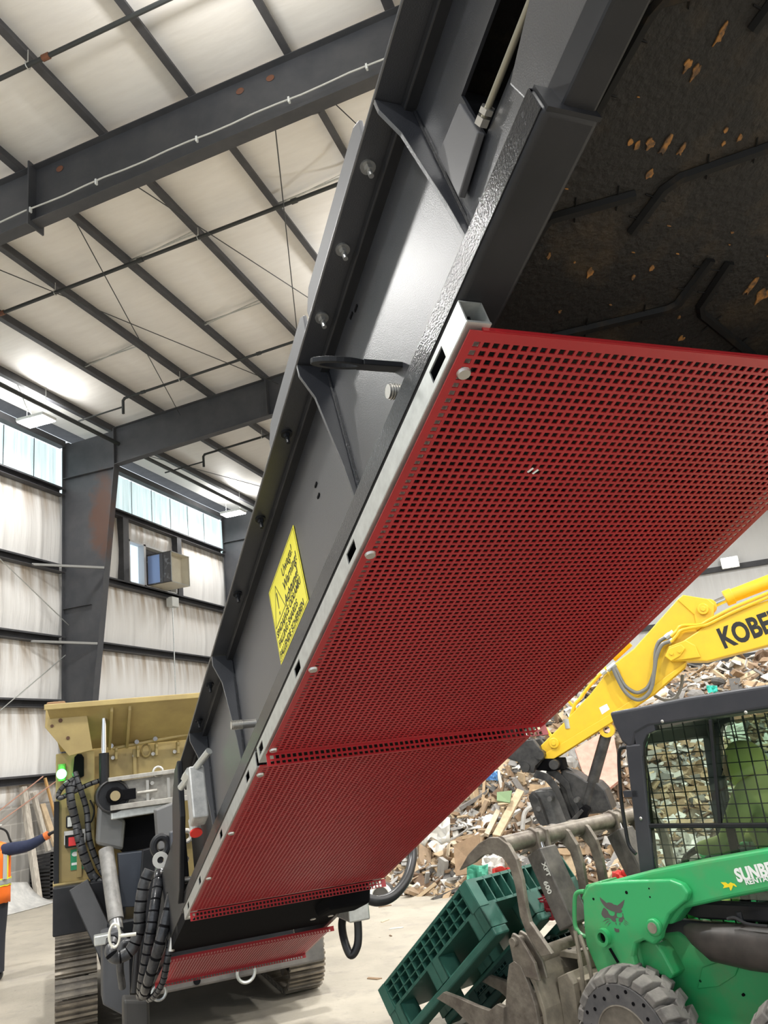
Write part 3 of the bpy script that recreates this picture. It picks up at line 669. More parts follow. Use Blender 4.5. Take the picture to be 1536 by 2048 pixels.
# --- belt: return strand with chevron cleats, carrying strand, rollers
bm2 = mat('belt_rubber', (.010, .009, .008), .6, c2=(.055, .038, .02), scale=5.5, amt=.8, lo=.5, hi=.75, spec=.3, bump=.5, bscale=70)
_nt = bm2.node_tree
belt = MB().box(-1.7, S1, .11, CW-.11, .172, .182).build('belt', bm2, conv, smooth=0)
belt['label'] = 'black rubber belt with chevron cleats and rusty spatter'
MB().box(S0, S1, .12, CW-.12, .66, .67).build('carrying_strand', bm2, conv, smooth=0)
def cleat(pts, r=.011):
    b = MB(); pr = [V((s, c, .170)) for s, c in pts]
    b.tube(pr, r, 6)
    for i in range(len(pr)-1):                                      # thin moulding hairs across the cleat
        for t in (.3, .8):
            m_ = pr[i].lerp(pr[i+1], t); d = (pr[i+1]-pr[i]).normalized(); q = V((-d.y, d.x, 0))*.028
            if (pr[i+1]-pr[i]).length > .06: b.cyl(m_-q, m_+q*.8, .0016, n=4)
    return b
clm = mat('cleat_rubber', (.006, .006, .006), .6, c2=(.04, .026, .012), scale=12, amt=.6, lo=.58, hi=.72, spec=.2)
base = [((4.055, .148), (4.225, .158), (4.245, .165), (4.315, .306)), ((4.243, .345), (4.335, .358), (4.36, .375), (4.45, .525)), ((3.985, .305), (4.085, .535), (4.105, .553), (4.215, .558))]
nb = 0
for k in range(-3, 10):
    for ip, pl in enumerate(base):
        if ip == 1 and k < 0 or ip == 2 and (k > 0 or k % 2): continue
        for side in (0, 1):
            pts = [(s+k*.363, c if not side else 1.165-c) for s, c in pl]
            if k <= -3 and side: continue
            if max(p[0] for p in pts) > S1 or k < -1 and nb > 90: continue
            cleat([p for p in pts]).build('cleat', clm, belt, smooth=50); nb += 1
# orange clay smears on the belt
om = mat('orange_clay', (.30, .135, .03), .8, c2=(.06, .035, .018), scale=60, amt=1.0, lo=.4, hi=.6)
rnd = random.Random(3)
for px, py, r in ((1330, 292, .016), (1300, 288, .013), (1362, 300, .012), (1281, 72, .010), (1441, 70, .011), (1375, 130, .009), (1392, 142, .009), (1205, 175, .009), (1500, 575, .018), (1525, 590, .022), (1180, 545, .011)):
    p = c_h(px, py, .171); n = 26; r *= .8
    ph = rnd.uniform(0, 6); el = rnd.uniform(.8, 1.9); pts = [(p.x+r*el*(.75+.35*math.sin(3*2*PI*k/n+ph)+.3*rnd.random())*math.cos(2*PI*k/n), p.y+r*.7*(.75+.35*math.sin(2*2*PI*k/n+ph)+.3*rnd.random())*math.sin(2*PI*k/n)) for k in range(n)]
    MB().ext(pts, .1695, .1725, 'z').build('clay_smear', om, belt, smooth=0)
for k in range(46):
    s, c, r = rnd.uniform(3.98, 4.85), rnd.uniform(.14, .80), rnd.uniform(.0025, .006); n = 9; ph = rnd.uniform(0, 6)
    pts = [(s+r*(1+.8*math.sin(ph))*(.6+.7*rnd.random())*math.cos(2*PI*k2/n), c+r*(.6+.7*rnd.random())*math.sin(2*PI*k2/n)) for k2 in range(n)]
    MB().ext(pts, .170, .1725, 'z').build('clay_speck', om, belt, smooth=0)
for k, (px, py) in enumerate(((1060, 941), (1070, 944))):
    p = c_h(px, py, -.003); MB().bar((p.x-.006, p.y-.003, -.003), (p.x+.008, p.y+.004, -.003), .004, .002).build('paper_sliver', K['white'], g, smooth=0)
for s in (-.5, .6, 1.8, 3.0, 5.2, 6.4): MB().cyl((s, .1, .225), (s, CW-.1, .225), .04, n=16).build('return_roller', K['stainless'], conv)
for s in (.2, 1.2, 2.2, 3.2, 4.2, 5.2, 6.2): MB().cyl((s, .1, .61), (s, CW-.1, .61), .045, n=16).build('idler_roller', K['black_satin'], conv)
# tail section below the lower guard
b = MB(); b.box(-1.85, -.05, .015, .05, .10, .55); b.box(-1.85, -.05, CW-.05, CW-.015, .03, .55); b.build('tail_web', K['black_satin'], conv, smooth=0, bevel=.005)
b = MB(); b.box(-.95, -.0, .02, CW-.02, .035, .12); b.build('tail_plate', K['dark'], conv, smooth=0)
MB().cyl((-.55, .02, .09), (-.55, CW-.02, .09), .055, n=20).build('fold_shaft', K['black_satin'], conv)
b = MB(); b.ext([(-.42, -.02), (-.12, -.05), (-.05, .03), (-.05, .14), (-.5, .14)], .84, 1.10); b.build('fold_bracket', K['dark'], conv, smooth=0, bevel=.02)
for s, c in ((-.50, .90), (-.72, .90), (-.72, 1.02)):
    MB().cyl((s, c, .03), (s, c, .07), .02, n=6).build('bolt_head', K['zinc'], conv, smooth=0)
b = MB(); b.box(-2.3, -1.78, -.02, CW-.05, .06, .16); b.build('tail_beam', K['black_satin'], conv, smooth=0, bevel=.01)
# --- warning label: a yellow sheet lettered along the conveyor
S_, H0 = 2.345, .296
st = MB().box(S_, S_+.425, .0878, .0892, H0, H0+.30).build('warning_label', K['sticker'], conv, smooth=0)
st['label'] = 'yellow rectangular falling shards warning label'
cL = .0872
b = MB()
for x0, x1, y0, y1 in ((.006, .419, .006, .0075), (.006, .419, .2925, .294), (.006, .0075, .006, .294), (.4175, .419, .006, .294)): b.box(S_+x0, S_+x1, cL, cL+.0006, H0+y0, H0+y1)
b.build('border_line', K['ink'], st, smooth=0)
def tri_line(p, q, wd=.003):
    b = MB(); b.bar((S_+p[0], cL+.0003, H0+p[1]), (S_+q[0], cL+.0003, H0+q[1]), .0008, wd, up=(0, 0, 1)); return b
b = MB()
T = [(.018, .135), (.178, .135), (.098, .268)]
for k in range(3):
    m3 = tri_line(T[k], T[(k+1) % 3]); b.add(m3.v, m3.f)
b.ext([(S_+.092, H0+.238), (S_+.104, H0+.238), (S_+.101, H0+.172), (S_+.095, H0+.172)], cL, cL+.0006); b.box(S_+.0935, S_+.1025, cL, cL+.0006, H0+.148, H0+.160)
b.build('warning_triangle', K['ink'], st, smooth=0)
for tx, sz, x, y, bo in (('Uwaga!', .054, .205, .232, 0), ('Warning!', .054, .195, .180, .0004), ('Achtung!', .054, .185, .128, .0008), ('SPADAJĄCE ODŁAMKI', .0375, .018, .094, .0003), ('FALLING SHARDS', .0375, .022, .054, .0003), ('FALLENDE SCHERBEN', .0375, .014, .014, .0004)):
    text('warning_lettering', tx, K['ink'], sz, (S_+x, cL, H0+y), (1, 0, 0), (0, 0, 1), st, F_CON, bo, .0004)

# ------------------------------------------------------------------ valve block and hoses on the conveyor foot
hyd = mat('valve_grey', (.52, .52, .50), .45, .4, c2=(.3, .3, .3), scale=20, amt=.8)
b = MB()
def cc(px, py, c): return c_c(px, py, c)
p0, p1 = cc(385, 1560, -.06), cc(398, 1640, -.06)
b.box(p1.x-.02, p1.x+.10, -.1, -.03, p1.z-.02, p0.z); 
v = b.build('valve_block', hyd, conv, smooth=0, bevel=.008)
MB().cyl((p0.x+.03, -.12, p0.z-.04), (p0.x+.28, -.02, p0.z+.02), .016, n=12).build('valve_spool', K['galv'], v)
MB().cyl((p0.x+.09, -.10, p0.z-.025), (p0.x+.14, -.085, p0.z-.015), .028, n=6).build('hex_nut', K['galv'], v, smooth=0)
q0 = cc(388, 1640, -.07); q1 = cc(392, 1664, -.07)
MB().cyl(q0, q1, .026, n=14).build('coupling', K['galv'], v); MB().cyl(q1, q1+(q1-q0)*.12, .028, n=14).build('red_cap', mat('cap_red', (.7, .03, .02), .4), v)
# side support arm of the conveyor (dark upright plate with slotted eye)
b = MB(); b.ext([(-.02, .10), (.10, .15), (.36, .45), (.42, .74), (.28, .74), (.08, .62), (-.06, .36)], -.03, .0); b.build('support_plate', K['black_satin'], conv, smooth=0, bevel=.006)
eye = MB(); c0 = V((-.28, -.06, .62))
eye.torus(m_a(322, 1692, 1.2), (1, 0, 0), .058, .026, 28, 10, sx=.85); eye.build('eye_plate', K['black_satin'], cr)
MB().ring(m_a(321, 1720, 1.1), (1, 0, 0), .022, .052, .02).build('pivot_washer', mat('washer_steel', (.55, .55, .52), .4, .5), cr)
def hose(name, pts, r, m, sub=9, bands=0, lab=None):
    if not bands: o = MB().tube([V(p) for p in pts], r, 12, sub).build(name, m, cr, smooth=60)
    else:
        Q = spline([V(p) for p in pts], 40); P = [Q[0]]; acc = 0; groove = []
        for q in Q[1:]:                                             # even steps, a narrow groove after each wrap
            if (q-P[-1]).length > bands*.16: P.append(q)
        for k in range(len(P)): groove.append(k % 6 == 5)
        o = MB().tube(P, [r*.95 if g else r for g in groove], 12).build(name, m, cr, smooth=60)
        o.data.materials.append(K['dark'])
        for f in o.data.polygons: f.material_index = 1 if f.index < 12*(len(P)-1) and groove[f.index//12] else 0
    if lab: o['label'] = lab
    return o
wrap = mat('glossy_hose_wrap', (.016, .017, .02), .2, c2=(.07, .07, .075), scale=14, amt=.6)
hose('wrapped_hose', [m_a(320, 1735, 1.35), m_a(317, 1760, 1.2), m_a(307, 1830, 1.1), m_a(296, 1900, 1.1), m_a(286, 1960, 1.15), m_a(283, 1992, 1.25)], .035, wrap, bands=.05, lab='thick spiral-wrapped black hose hanging straight')
hose('wrapped_hose', [m_a(368, 1715, 1.0), m_a(352, 1760, .92), m_a(335, 1830, .85), m_a(316, 1900, .85), m_a(298, 1960, .95), m_a(288, 1990, 1.1)], .036, wrap, bands=.07, lab='thicker spiral-wrapped black hose slanting to the floor')
hose('wrapped_hose', [m_a(340, 1880, .85), m_a(334, 1925, .85), m_a(325, 1965, .9), m_a(310, 1990, 1.0), m_a(298, 1998, 1.1)], .021, wrap, bands=.04)
b = MB(); b.cyl(m_a(366, 1678, 1.0), m_a(360, 1712, 1.0), .026, n=14); b.torus(m_a(372, 1672, 1.0), (1, 0, 0), .035, .015, 16, 8); b.build('hose_elbow', K['mag_steel'], cr)
MB().cyl(m_a(348, 1860, .83), m_a(342, 1902, .83), .022, n=12).build('hose_ferrule', K['zinc'], cr)
hose('hose', [m_a(300, 1740, 1.6), m_a(288, 1770, 1.6), m_a(280, 1820, 1.6), m_a(278, 1860, 1.6), m_a(262, 1900, 1.6), m_a(235, 1915, 1.6), m_a(222, 1905, 1.6), m_a(224, 1880, 1.7)], .042, K['hose_wrap'], bands=.06)
hose('hose', [m_a(262, 1885, 1.9), m_a(246, 1890, 1.9), m_a(240, 1930, 1.9), m_a(245, 1975, 2.0)], .026, K['hose_wrap'])
hose('hose', [m_a(278, 1870, 1.9), m_a(272, 1930, 1.9), m_a(268, 1985, 1.9)], .024, K['rubber_hose'])
b = MB(); b.torus(m_a(229, 1871, 1.5), V((1, 0, 0)), .072, .010, 24, 8, sx=.48)
b.cyl(m_a(238, 1872, 1.5), m_a(272, 1868, 1.5), .012, n=10); b.build('lock_pin', mat('pin_cream', (.78, .76, .66), .45), cr)
# hoses on the far side of the conveyor foot
hose('hose', [m_a(690, 1818, .75), m_a(684, 1850, .7), m_a(690, 1885, .65), m_a(702, 1910, .62), m_a(715, 1890, .6), m_a(716, 1850, .6), m_a(711, 1818, .6)], .026, K['rubber_hose'], lab='thin black hose looped below the conveyor foot')
MB().cyl(m_a(711, 1822, .6), m_a(711, 1792, .6), .02, n=12).build('hose_ferrule', K['zinc'], cr)
hose('hose', [m_a(823, 1690, .9), m_a(824, 1720, .85), m_a(812, 1760, .75), m_a(785, 1792, .65), m_a(755, 1802, .6), m_a(728, 1795, .6)], .034, K['rubber_hose'], lab='thick black hose looping out from the conveyor side')
b = MB(); b.box(.45, .75, -.66, -.52, 1.1, 1.26); b.build('hose_manifold', K['galv'], cr, smooth=0, bevel=.01)

# ------------------------------------------------------------------ crawler tracks
def shoe(parent):
    b = MB(); b.box(-.075, .075, -.17, .17, -.012, .012)
    for x in (-.055, -.0, .05): b.box(x-.011, x+.011, -.17, .17, .012, .04)
    return b.build('track_shoe', K['track'], parent, smooth=0)
def track(y0, name_lab):
    r = .36; x0, x1 = 3.36+r, 6.1; zc = r+.045
    p = MB(); p.ext([(x0, .18), (x1, .18), (x1+.1, .40), (x1, .62), (x0, .62), (x0-.1, .40)], y0-.11, y0+.11); fr = p.build('crawler_track', K['black_satin'], cr, smooth=0, bevel=.02)
    fr['label'] = name_lab
    for xc in (x0, x1):
        MB().cyl((xc, y0-.07, zc), (xc, y0+.07, zc), r-.05, n=28).build('track_wheel', K['track'], fr)
    for k in range(5):
        xc = x0+.35+k*(x1-x0-.7)/4; MB().cyl((xc, y0-.08, .16), (xc, y0+.08, .16), .085, n=18).build('track_roller', K['track'], fr)
    L = 2*(x1-x0)+2*PI*r; n = int(L/.158); first = None
    for k in range(n):
        s = k*L/n; st = x1-x0
        if s < st: P, t = V((x0+s, y0, zc-r)), V((1, 0, 0))
        elif s < st+PI*r: a = (s-st)/r; P, t = V((x1+r*math.sin(a), y0, zc-r*math.cos(a))), V((math.cos(a), 0, math.sin(a)))
        elif s < 2*st+PI*r: P, t = V((x1-(s-st-PI*r), y0, zc+r)), V((-1, 0, 0))
        else: a = (s-2*st-PI*r)/r; P, t = V((x0-r*math.sin(a), y0, zc+r*math.cos(a))), V((-math.cos(a), 0, -math.sin(a)))
        nrm = V((t.z, 0, -t.x)); Fm = F_MAC @ frame(P, t, V((0, 1, 0)) if True else 0, t.cross(V((0, 1, 0))))
        # outward normal: away from the loop's centre
        out = (P-V(((x0+x1)/2, y0, zc))); z = t.cross(V((0, 1, 0)))
        yv = V((0, 1, 0))
        if z.dot(nrm) < 0: yv = -yv; z = -z
        Fm = F_MAC @ frame(P, t, yv, z)
        if first is None: first = shoe(fr); o = first
        else: o = first.copy(); COL.objects.link(o)
        o.parent = fr; o.matrix_basis = W[fr].inverted() @ Fm
track(1.03, 'crawler track under the khaki panel'); track(-1.0, 'crawler track under the conveyor tail')

# ------------------------------------------------------------------ chassis and body
MB().box(2.9, 6.4, -.78, .80, .45, 1.0).build('chassis', K['black_satin'], cr, smooth=0, bevel=.02)
b = MB(); b.box(2.75, 2.9, -1.0, .55, .42, .62); b.build('cross_beam', mat('beam_dusty', (.10, .095, .09), .6, c2=(.2, .18, .16), scale=5, amt=.7), cr, smooth=0, bevel=.02)
MB().torus(m_a(492, 1945, 2.7), (1, 0, 0), .075, .014, 24, 8).build('towing_ring', K['galv'], cr)
MB().torus(m_a(318, 1985, 2.0), (1, 0, 0), .05, .011, 20, 8).build('tie_down_ring', K['galv'], cr)
MB().cyl(m_a(394, 1962, 2.74), m_a(394, 1962, 2.78), .03, n=16).build('pin_hole', K['dark'], cr)
b = MB(); b.box(3.32, 3.6, .62, 1.22, .90, 1.29); b.build('mudguard_box', K['black_satin'], cr, smooth=0, bevel=.012)
b = MB(); b.bar(m_a(160, 1775, 3.2), m_a(222, 1910, 2.9), .17, .16, up=(1, 0, 0)); b.build('diagonal_brace', K['black_satin'], cr, smooth=0, bevel=.008)
b = MB(); b.ext([(.66, .36), (.86, .50), (.86, .98), (.73, 1.0), (.66, .9)], 2.45, 2.75, 'x'); b.build('outrigger_foot', mat('foot_grey', (.06, .062, .068), .45), cr, smooth=0, bevel=.012)
MB().ext([(.56, .25), (.74, .28), (.74, .60), (.56, .56)], 2.0, 2.2, 'x').build('skid_plate', mat('skid_plate', (.055, .053, .05), .5, .2), cr, smooth=0, bevel=.02)
MB().box(2.4, 2.5, .80, .92, .92, .99).build('clamp', K['galv'], cr, smooth=0, bevel=.008)
# khaki corner panel with lamps and safety sign
kp = MB().box(3.55, 3.75, .86, 1.20, 1.29, 2.42).build('corner_panel', K['khaki'], cr, smooth=0, bevel=.01)
MB().box(3.50, 3.60, 1.17, 1.215, 1.29, 2.0).build('door_edge', K['black_satin'], cr, smooth=0, bevel=.004)
MB().box(3.47, 3.75, .70, 1.22, 1.27, 1.305).build('ledge', K['khaki'], cr, smooth=0, bevel=.004)
MB().box(3.52, 3.56, .98, 1.02, 1.33, 1.62).build('stiffener', K['khaki'], kp, smooth=0)
def panel_item(name, px0, px1, py0, py1, a, d, m, par, bev=.008):
    p, q = m_a(px0, py0, a), m_a(px1, py1, a); return MB().box(a, a+d, p.y, q.y, p.z, q.z).build(name, m, par, smooth=0, bevel=bev)
wl = panel_item('work_lamp', 132, 146, 1632, 1656, 3.46, .08, K['black_satin'], kp, .015)
panel_item('lamp_face', 135, 144, 1635, 1653, 3.452, .01, mat('lamp_white', (.75, .76, .72), .2), wl, .003)
tl = panel_item('tail_lamp', 130, 168, 1668, 1692, 3.46, .08, K['black_satin'], kp, .012)
panel_item('red_lens', 137, 158, 1675, 1690, 3.45, .012, mat('lens_red', (.75, .03, .03), .25), tl, .004)
b = MB()
for (x0, x1, y0, y1) in ((128, 130, 1665, 1690), (128, 170, 1663, 1666), (168, 171, 1665, 1685)):
    p, q = m_a(x0, y0, 3.44), m_a(x1, y1, 3.44); b.box(3.43, 3.445, p.y, q.y, p.z, q.z)
b.build('lamp_guard', K['zinc'], tl, smooth=0)
sg = panel_item('safety_sign', 141, 168, 1700, 1737, 3.535, .006, mat('sign_green', (.02, .28, .12), .5), kp, 0)
b = MB(); p = m_a(150, 1708, 3.532); b.ball((3.532, p.y, p.z), .001, .028, .02); b.build('symbol', K['white'], sg)
p = m_a(150, 1724, 3.53); text('sign_lettering', '1', K['white'], .085, (3.53, p.y, p.z), (0, -1, 0), (0, 0, 1), sg, F_MAC, .002)
p, q = m_a(143, 1726, 3.532), m_a(167, 1727.5, 3.532); MB().box(3.531, 3.534, p.y, q.y, p.z, q.z).build('line', K['white'], sg, smooth=0)
# green beacon
bc = MB().cyl(m_a(124, 1562, 3.5), m_a(124, 1528, 3.5), .035, n=16).build('beacon', mat('beacon_green', (.15, .4, .08), .2), cr)
MB().ball(m_a(123, 1548, 3.44), .04, .045, .045).build('beacon_light', glow('beacon_glow', (.10, 1.0, .22), 9), bc)
# hopper rear wall with hinges, shelf and dark hose opening
hw = MB().box(3.75, 3.9, -.95, 1.05, 1.55, 2.465).build('hopper_wall', K['khaki'], cr, smooth=0, bevel=.008)
MB().box(3.70, 3.76, -.95, .55, 2.08, 2.12).build('shelf', K['khaki'], hw, smooth=0)
MB().box(3.70, 3.76, .47, .50, 2.08, 2.40).build('stiffener', K['khaki'], hw, smooth=0)
MB().box(3.66, 3.8, .70, 1.02, 2.03, 2.07).build('shelf', K['khaki'], hw, smooth=0)
MB().ext([(lambda p: (p.y, p.z))(m_a(x, y, 3.52)) for x, y in ((149, 1514), (155, 1508), (163, 1508), (168, 1515), (168, 1552), (144, 1564))], 3.52, 3.56, 'x').build('hose_opening', K['dark'], hw, smooth=0)
for px in (232, 275, 312, 355):
    p = m_a(px, 1500-.06*(px-232)*1.6, 3.7)
    h = MB(); h.cyl((3.66, p.y-.012, p.z), (3.66, p.y+.012, p.z), .03, n=12)
    h.box(3.64, 3.74, p.y-.012, p.y+.012, p.z-.09, p.z+.02); h.build('hinge_lug', K['khaki'], hw, smooth=0, bevel=.004)
    MB().cyl((3.70, p.y+.03, p.z-.07), (3.74, p.y+.03, p.z-.07), .018, n=10).build('hinge_bolt', K['zinc'], hw)
p, q = m_a(225, 1497, 3.66), m_a(400, 1464, 3.66); MB().cyl(p, q, .017, n=12).build('hinge_pin', K['khaki'], hw)
for px, py in ((222, 1492), (273, 1484), (310, 1478)): p = m_a(px, py, 3.63); MB().cyl((3.6, p.y, p.z), (3.66, p.y, p.z), .022, n=10).build('pin_end', K['chrome'], hw)
MB().torus(m_a(292, 1501, 3.72), (1, 0, 0), .058, .010, 22, 8, sx=.72).build('lifting_ring', K['khaki'], hw)
# tilted flap
fa0, fz0 = 3.72, 2.44
e0, e1 = m_a(93, 1417, 3.15), m_a(430, 1391, 3.15)
fl = MB(); y0, y1 = e0.y, e1.y-.5
zL = e0.z
fl.add([(fa0, y0-.12, fz0), (fa0, y1, fz0), (3.15, y1, zL), (3.15, y0, zL), (fa0, y0-.12, fz0+.02), (fa0, y1, fz0+.02), (3.15, y1, zL+.02), (3.15, y0, zL+.02)],
       [(0, 1, 2, 3), (4, 7, 6, 5), (0, 4, 5, 1), (1, 5, 6, 2), (2, 6, 7, 3), (3, 7, 4, 0)])
flap = fl.build('hopper_flap', K['khaki'], cr, smooth=0, bevel=.003)
MB().box(3.13, 3.16, y1, y0+.02, zL-.015, zL+.035).build('flap_lip', K['khaki'], flap, smooth=0, bevel=.006)
for y in (e0.y-.56, e0.y-.72): 
    b = MB(); b.add([(3.2, y-.012, zL-.02), (3.68, y-.012, fz0), (3.68, y+.012, fz0), (3.2, y+.012, zL-.02), (3.2, y-.012, zL-.07), (3.62, y-.012, fz0-.03), (3.62, y+.012, fz0-.03), (3.2, y+.012, zL-.07)],
      [(0, 1, 2, 3), (4, 7, 6, 5), (0, 4, 5, 1), (2, 6, 7, 3), (1, 5, 6, 2), (0, 3, 7, 4)]); b.build('flap_rib', K['khaki'], flap, smooth=0)
wing = [m_a(x, y, 3.3) for x, y in ((92, 1412), (90, 1455), (138, 1512), (185, 1500), (172, 1420))]
b = MB(); b.ext([(p.y, p.z) for p in wing], 3.28, 3.30, 'x'); b.build('flap_wing', K['khaki'], flap, smooth=0, bevel=.003)
for px, py, r in ((111, 1429, .028), (121, 1441, .018), (104, 1452, .014), (136, 1476, .016)):
    p = m_a(px, py, 3.275); MB().cyl((3.270, p.y, p.z), (3.279, p.y, p.z), r, n=18).build('wing_hole', mat('hole_brown', (.10, .05, .03), .8) if px == 111 else bpy.data.materials['hole_brown'], flap)
b = MB(); p, q = m_a(93, 1408, 3.4), m_a(131, 1402, 3.4); b.box(3.35, 3.5, p.y, q.y, p.z-.05, p.z+.012); b.build('flap_stop', mat('stop_rusty', (.22, .12, .05), .7), flap, smooth=0, bevel=.015)
# flap cylinder
rodm = MB().cyl(m_a(208, 1432, 3.35), m_a(208, 1506, 3.35), .025, n=14).build('cylinder_rod', K['chrome'], cr)
MB().cyl(m_a(208, 1506, 3.35), m_a(209, 1606, 3.35), .045, n=18).build('cylinder_barrel', K['black_satin'], cr)
MB().ball(m_a(208, 1432, 3.35), .03, .03, .03).build('cylinder_eye', K['black_satin'], cr)
# ------------------------------------------------------------------ over-band magnet
mg = MB(); A0 = 2.95
pts = [m_a(*q, A0) for q in ((222, 1565), (420, 1535), (420, 1590), (224, 1618))]
mg.ext([(p.y, p.z) for p in pts], A0+.02, A0+.5, 'x')
mag = mg.build('magnet_separator', K['mag_steel'], cr, smooth=0, bevel=.008)
bar = MB(); p, q = m_a(216, 1560, A0), m_a(420, 1532, A0); bar.bar((A0-.03, p.y, p.z), (A0-.03, q.y, q.z), .09, .035, up=(0, 0, 1)); bar.build('top_rail', K['mag_steel'], mag, smooth=0, bevel=.004)
bar = MB(); p, q = m_a(220, 1616, A0), m_a(400, 1592, A0); bar.bar((A0-.02, p.y, p.z), (A0-.02, q.y, q.z), .08, .045, up=(0, 0, 1)); bar.build('bottom_rail', K['mag_steel'], mag, smooth=0, bevel=.004)
ce = m_a(226, 1592, A0-.04)
MB().cyl((A0-.02, ce.y, ce.z), (A0+.5, ce.y, ce.z), .135, n=32).build('end_pulley', K['black_satin'], mag)
MB().torus((A0-.02, ce.y, ce.z), (1, 0, 0), .13, .012, 32, 8).build('belt_edge', K['rubber_hose'], mag)
bh = MB(); bh.cyl((A0-.07, ce.y-.015, ce.z), (A0-.03, ce.y-.015, ce.z), .075, n=10); bh.box(A0-.065, A0-.035, ce.y-.19, ce.y-.01, ce.z-.045, ce.z+.045); bh.build('bearing_housing', K['dark'], mag, smooth=0, bevel=.006)
sh = MB().cyl((A0-.11, ce.y-.015, ce.z), (A0-.04, ce.y-.015, ce.z), .042, n=20).build('shaft_end', mat('brassy_steel', (.40, .32, .18), .4, .7), mag)
MB().torus((A0-.10, ce.y-.015, ce.z), (1, 0, 0), .026, .007, 20, 6).build('shaft_ring', K['zinc'], sh)
MB().cyl((A0-.05, ce.y-.2, ce.z), (A0-.05, ce.y-.37, ce.z+.005), .014, n=10).build('tension_screw', K['mag_steel'], mag)
for dy in (-.29, -.47): MB().box(A0-.05, A0-.02, ce.y+dy-.012, ce.y+dy+.012, ce.z-.09, ce.z+.10).build('lock_bracket', K['zinc'], mag, smooth=0)
for dy, dz in ((-.17, .01), (-.33, .07), (-.33, -.07), (-.55, .03)): MB().cyl((A0-.05, ce.y+dy, ce.z+dz), (A0, ce.y+dy, ce.z+dz), .018, n=6).build('bolt', K['zinc'], mag, smooth=0)
p = m_a(316, 1543, A0); MB().torus((A0, p.y, p.z), (1, 0, 0), .042, .011, 22, 8).build('eye_bolt', K['zinc'], mag)
g = [m_a(*q, A0+.02) for q in ((222, 1622), (360, 1602), (310, 1626), (222, 1640))]
MB().ext([(p.y, p.z) for p in g], A0-.01, A0+.45, 'x').build('drip_guard', K['galv'], mag, smooth=0, bevel=.01)
# chute, struts and boxes below
g = [m_a(*q, 3.1) for q in ((197, 1610), (252, 1640), (246, 1702), (192, 1690))]
MB().ext([(p.y, p.z) for p in g], 3.1, 3.3, 'x').build('chute_guard', mat('guard_grey', (.17, .17, .165), .4, .4), cr, smooth=0, bevel=.03)
g = [m_a(*q, 3.25) for q in ((245, 1640), (330, 1625), (330, 1690), (246, 1706))]
MB().ext([(p.y, p.z) for p in g], 3.25, 3.6, 'x').build('crusher_mouth', K['dark'], cr, smooth=0)
b = MB(); b.cyl(m_a(212, 1700, 3.0), m_a(232, 1840, 2.7), .062, n=22); b.build('lift_cylinder', mat('dusty_pipe', (.20, .195, .185), .5, .3, c2=(.36, .35, .33), scale=9, amt=.9), cr)
MB().cyl(m_a(230, 1830, 2.72), m_a(234, 1860, 2.66), .05, n=18).build('lift_rod', K['stainless'], cr)
g = [m_a(*q, 2.9) for q in ((236, 1708), (302, 1700), (302, 1812), (242, 1815))]
MB().ext([(p.y, p.z) for p in g], 2.9, 3.05, 'x').build('shield_plate', mat('shield_blue_black', (.030, .036, .048), .4), cr, smooth=0, bevel=.006)
g = [m_a(*q, 2.6) for q in ((286, 1700), (330, 1690), (300, 1960), (268, 1960))]
MB().ext([(p.y, p.z) for p in g], 2.6, 2.7, 'x').build('leg_plate', K['black_satin'], cr, smooth=0, bevel=.006)
panel_item('khaki_bracket', 293, 312, 1698, 1735, 3.1, .1, K['khaki'], cr)
g = [m_a(*q, 2.3) for q in ((312, 1620), (362, 1600), (362, 1690), (318, 1700))]
MB().ext([(p.y, p.z) for p in g], 2.3, 2.5, 'x').build('side_box', mat('side_box', (.14, .14, .14), .5), cr, smooth=0, bevel=.01)
g = [m_a(*q, 1.1) for q in ((341, 1665), (368, 1655), (372, 1740), (345, 1745))]
MB().ext([(p.y, p.z) for p in g], 1.1, 1.2, 'x').build('pivot_plate', mat('pivot_grey', (.085, .09, .105), .35), cr, smooth=0, bevel=.006)
# hoses along the corner panel
for pts, r, bd in (([(150, 1545), (158, 1570), (166, 1620), (172, 1680), (190, 1730), (207, 1760)], .026, .05), ([(138, 1560), (142, 1600), (146, 1650), (158, 1700), (180, 1755), (205, 1782)], .036, .055), ([(150, 1562), (140, 1600), (143, 1640), (150, 1680), (168, 1735), (200, 1770)], .030, .05),
                   ([(216, 1556), (180, 1568), (140, 1587), (119, 1596), (118, 1585), (132, 1568), (150, 1556)], .022, .04)):
    hose('panel_hose', [m_a(x+(7 if y > 1600 else 0), y, 3.38-.03*(k % 2)) for k, (x, y) in enumerate(pts)], r, K['hose_wrap'], bands=bd)
hose('cable', [m_a(x, y, 3.5) for x, y in ((180, 1600), (188, 1620), (184, 1640), (176, 1650))], .008, K['rubber_hose'])
MB().box(3.5, 3.6, .72, .84, 1.86, 2.0).build('connector_block', K['dark'], cr, smooth=0, bevel=.01)
# hopper and engine bay beyond
b = MB(); b.ext([(.9, 1.0), (.9, 2.1), (-.9, 2.1), (-.9, 1.0)], 3.9, 6.6, 'x'); b.build('engine_housing', K['khaki'], cr, smooth=0, bevel=.02)
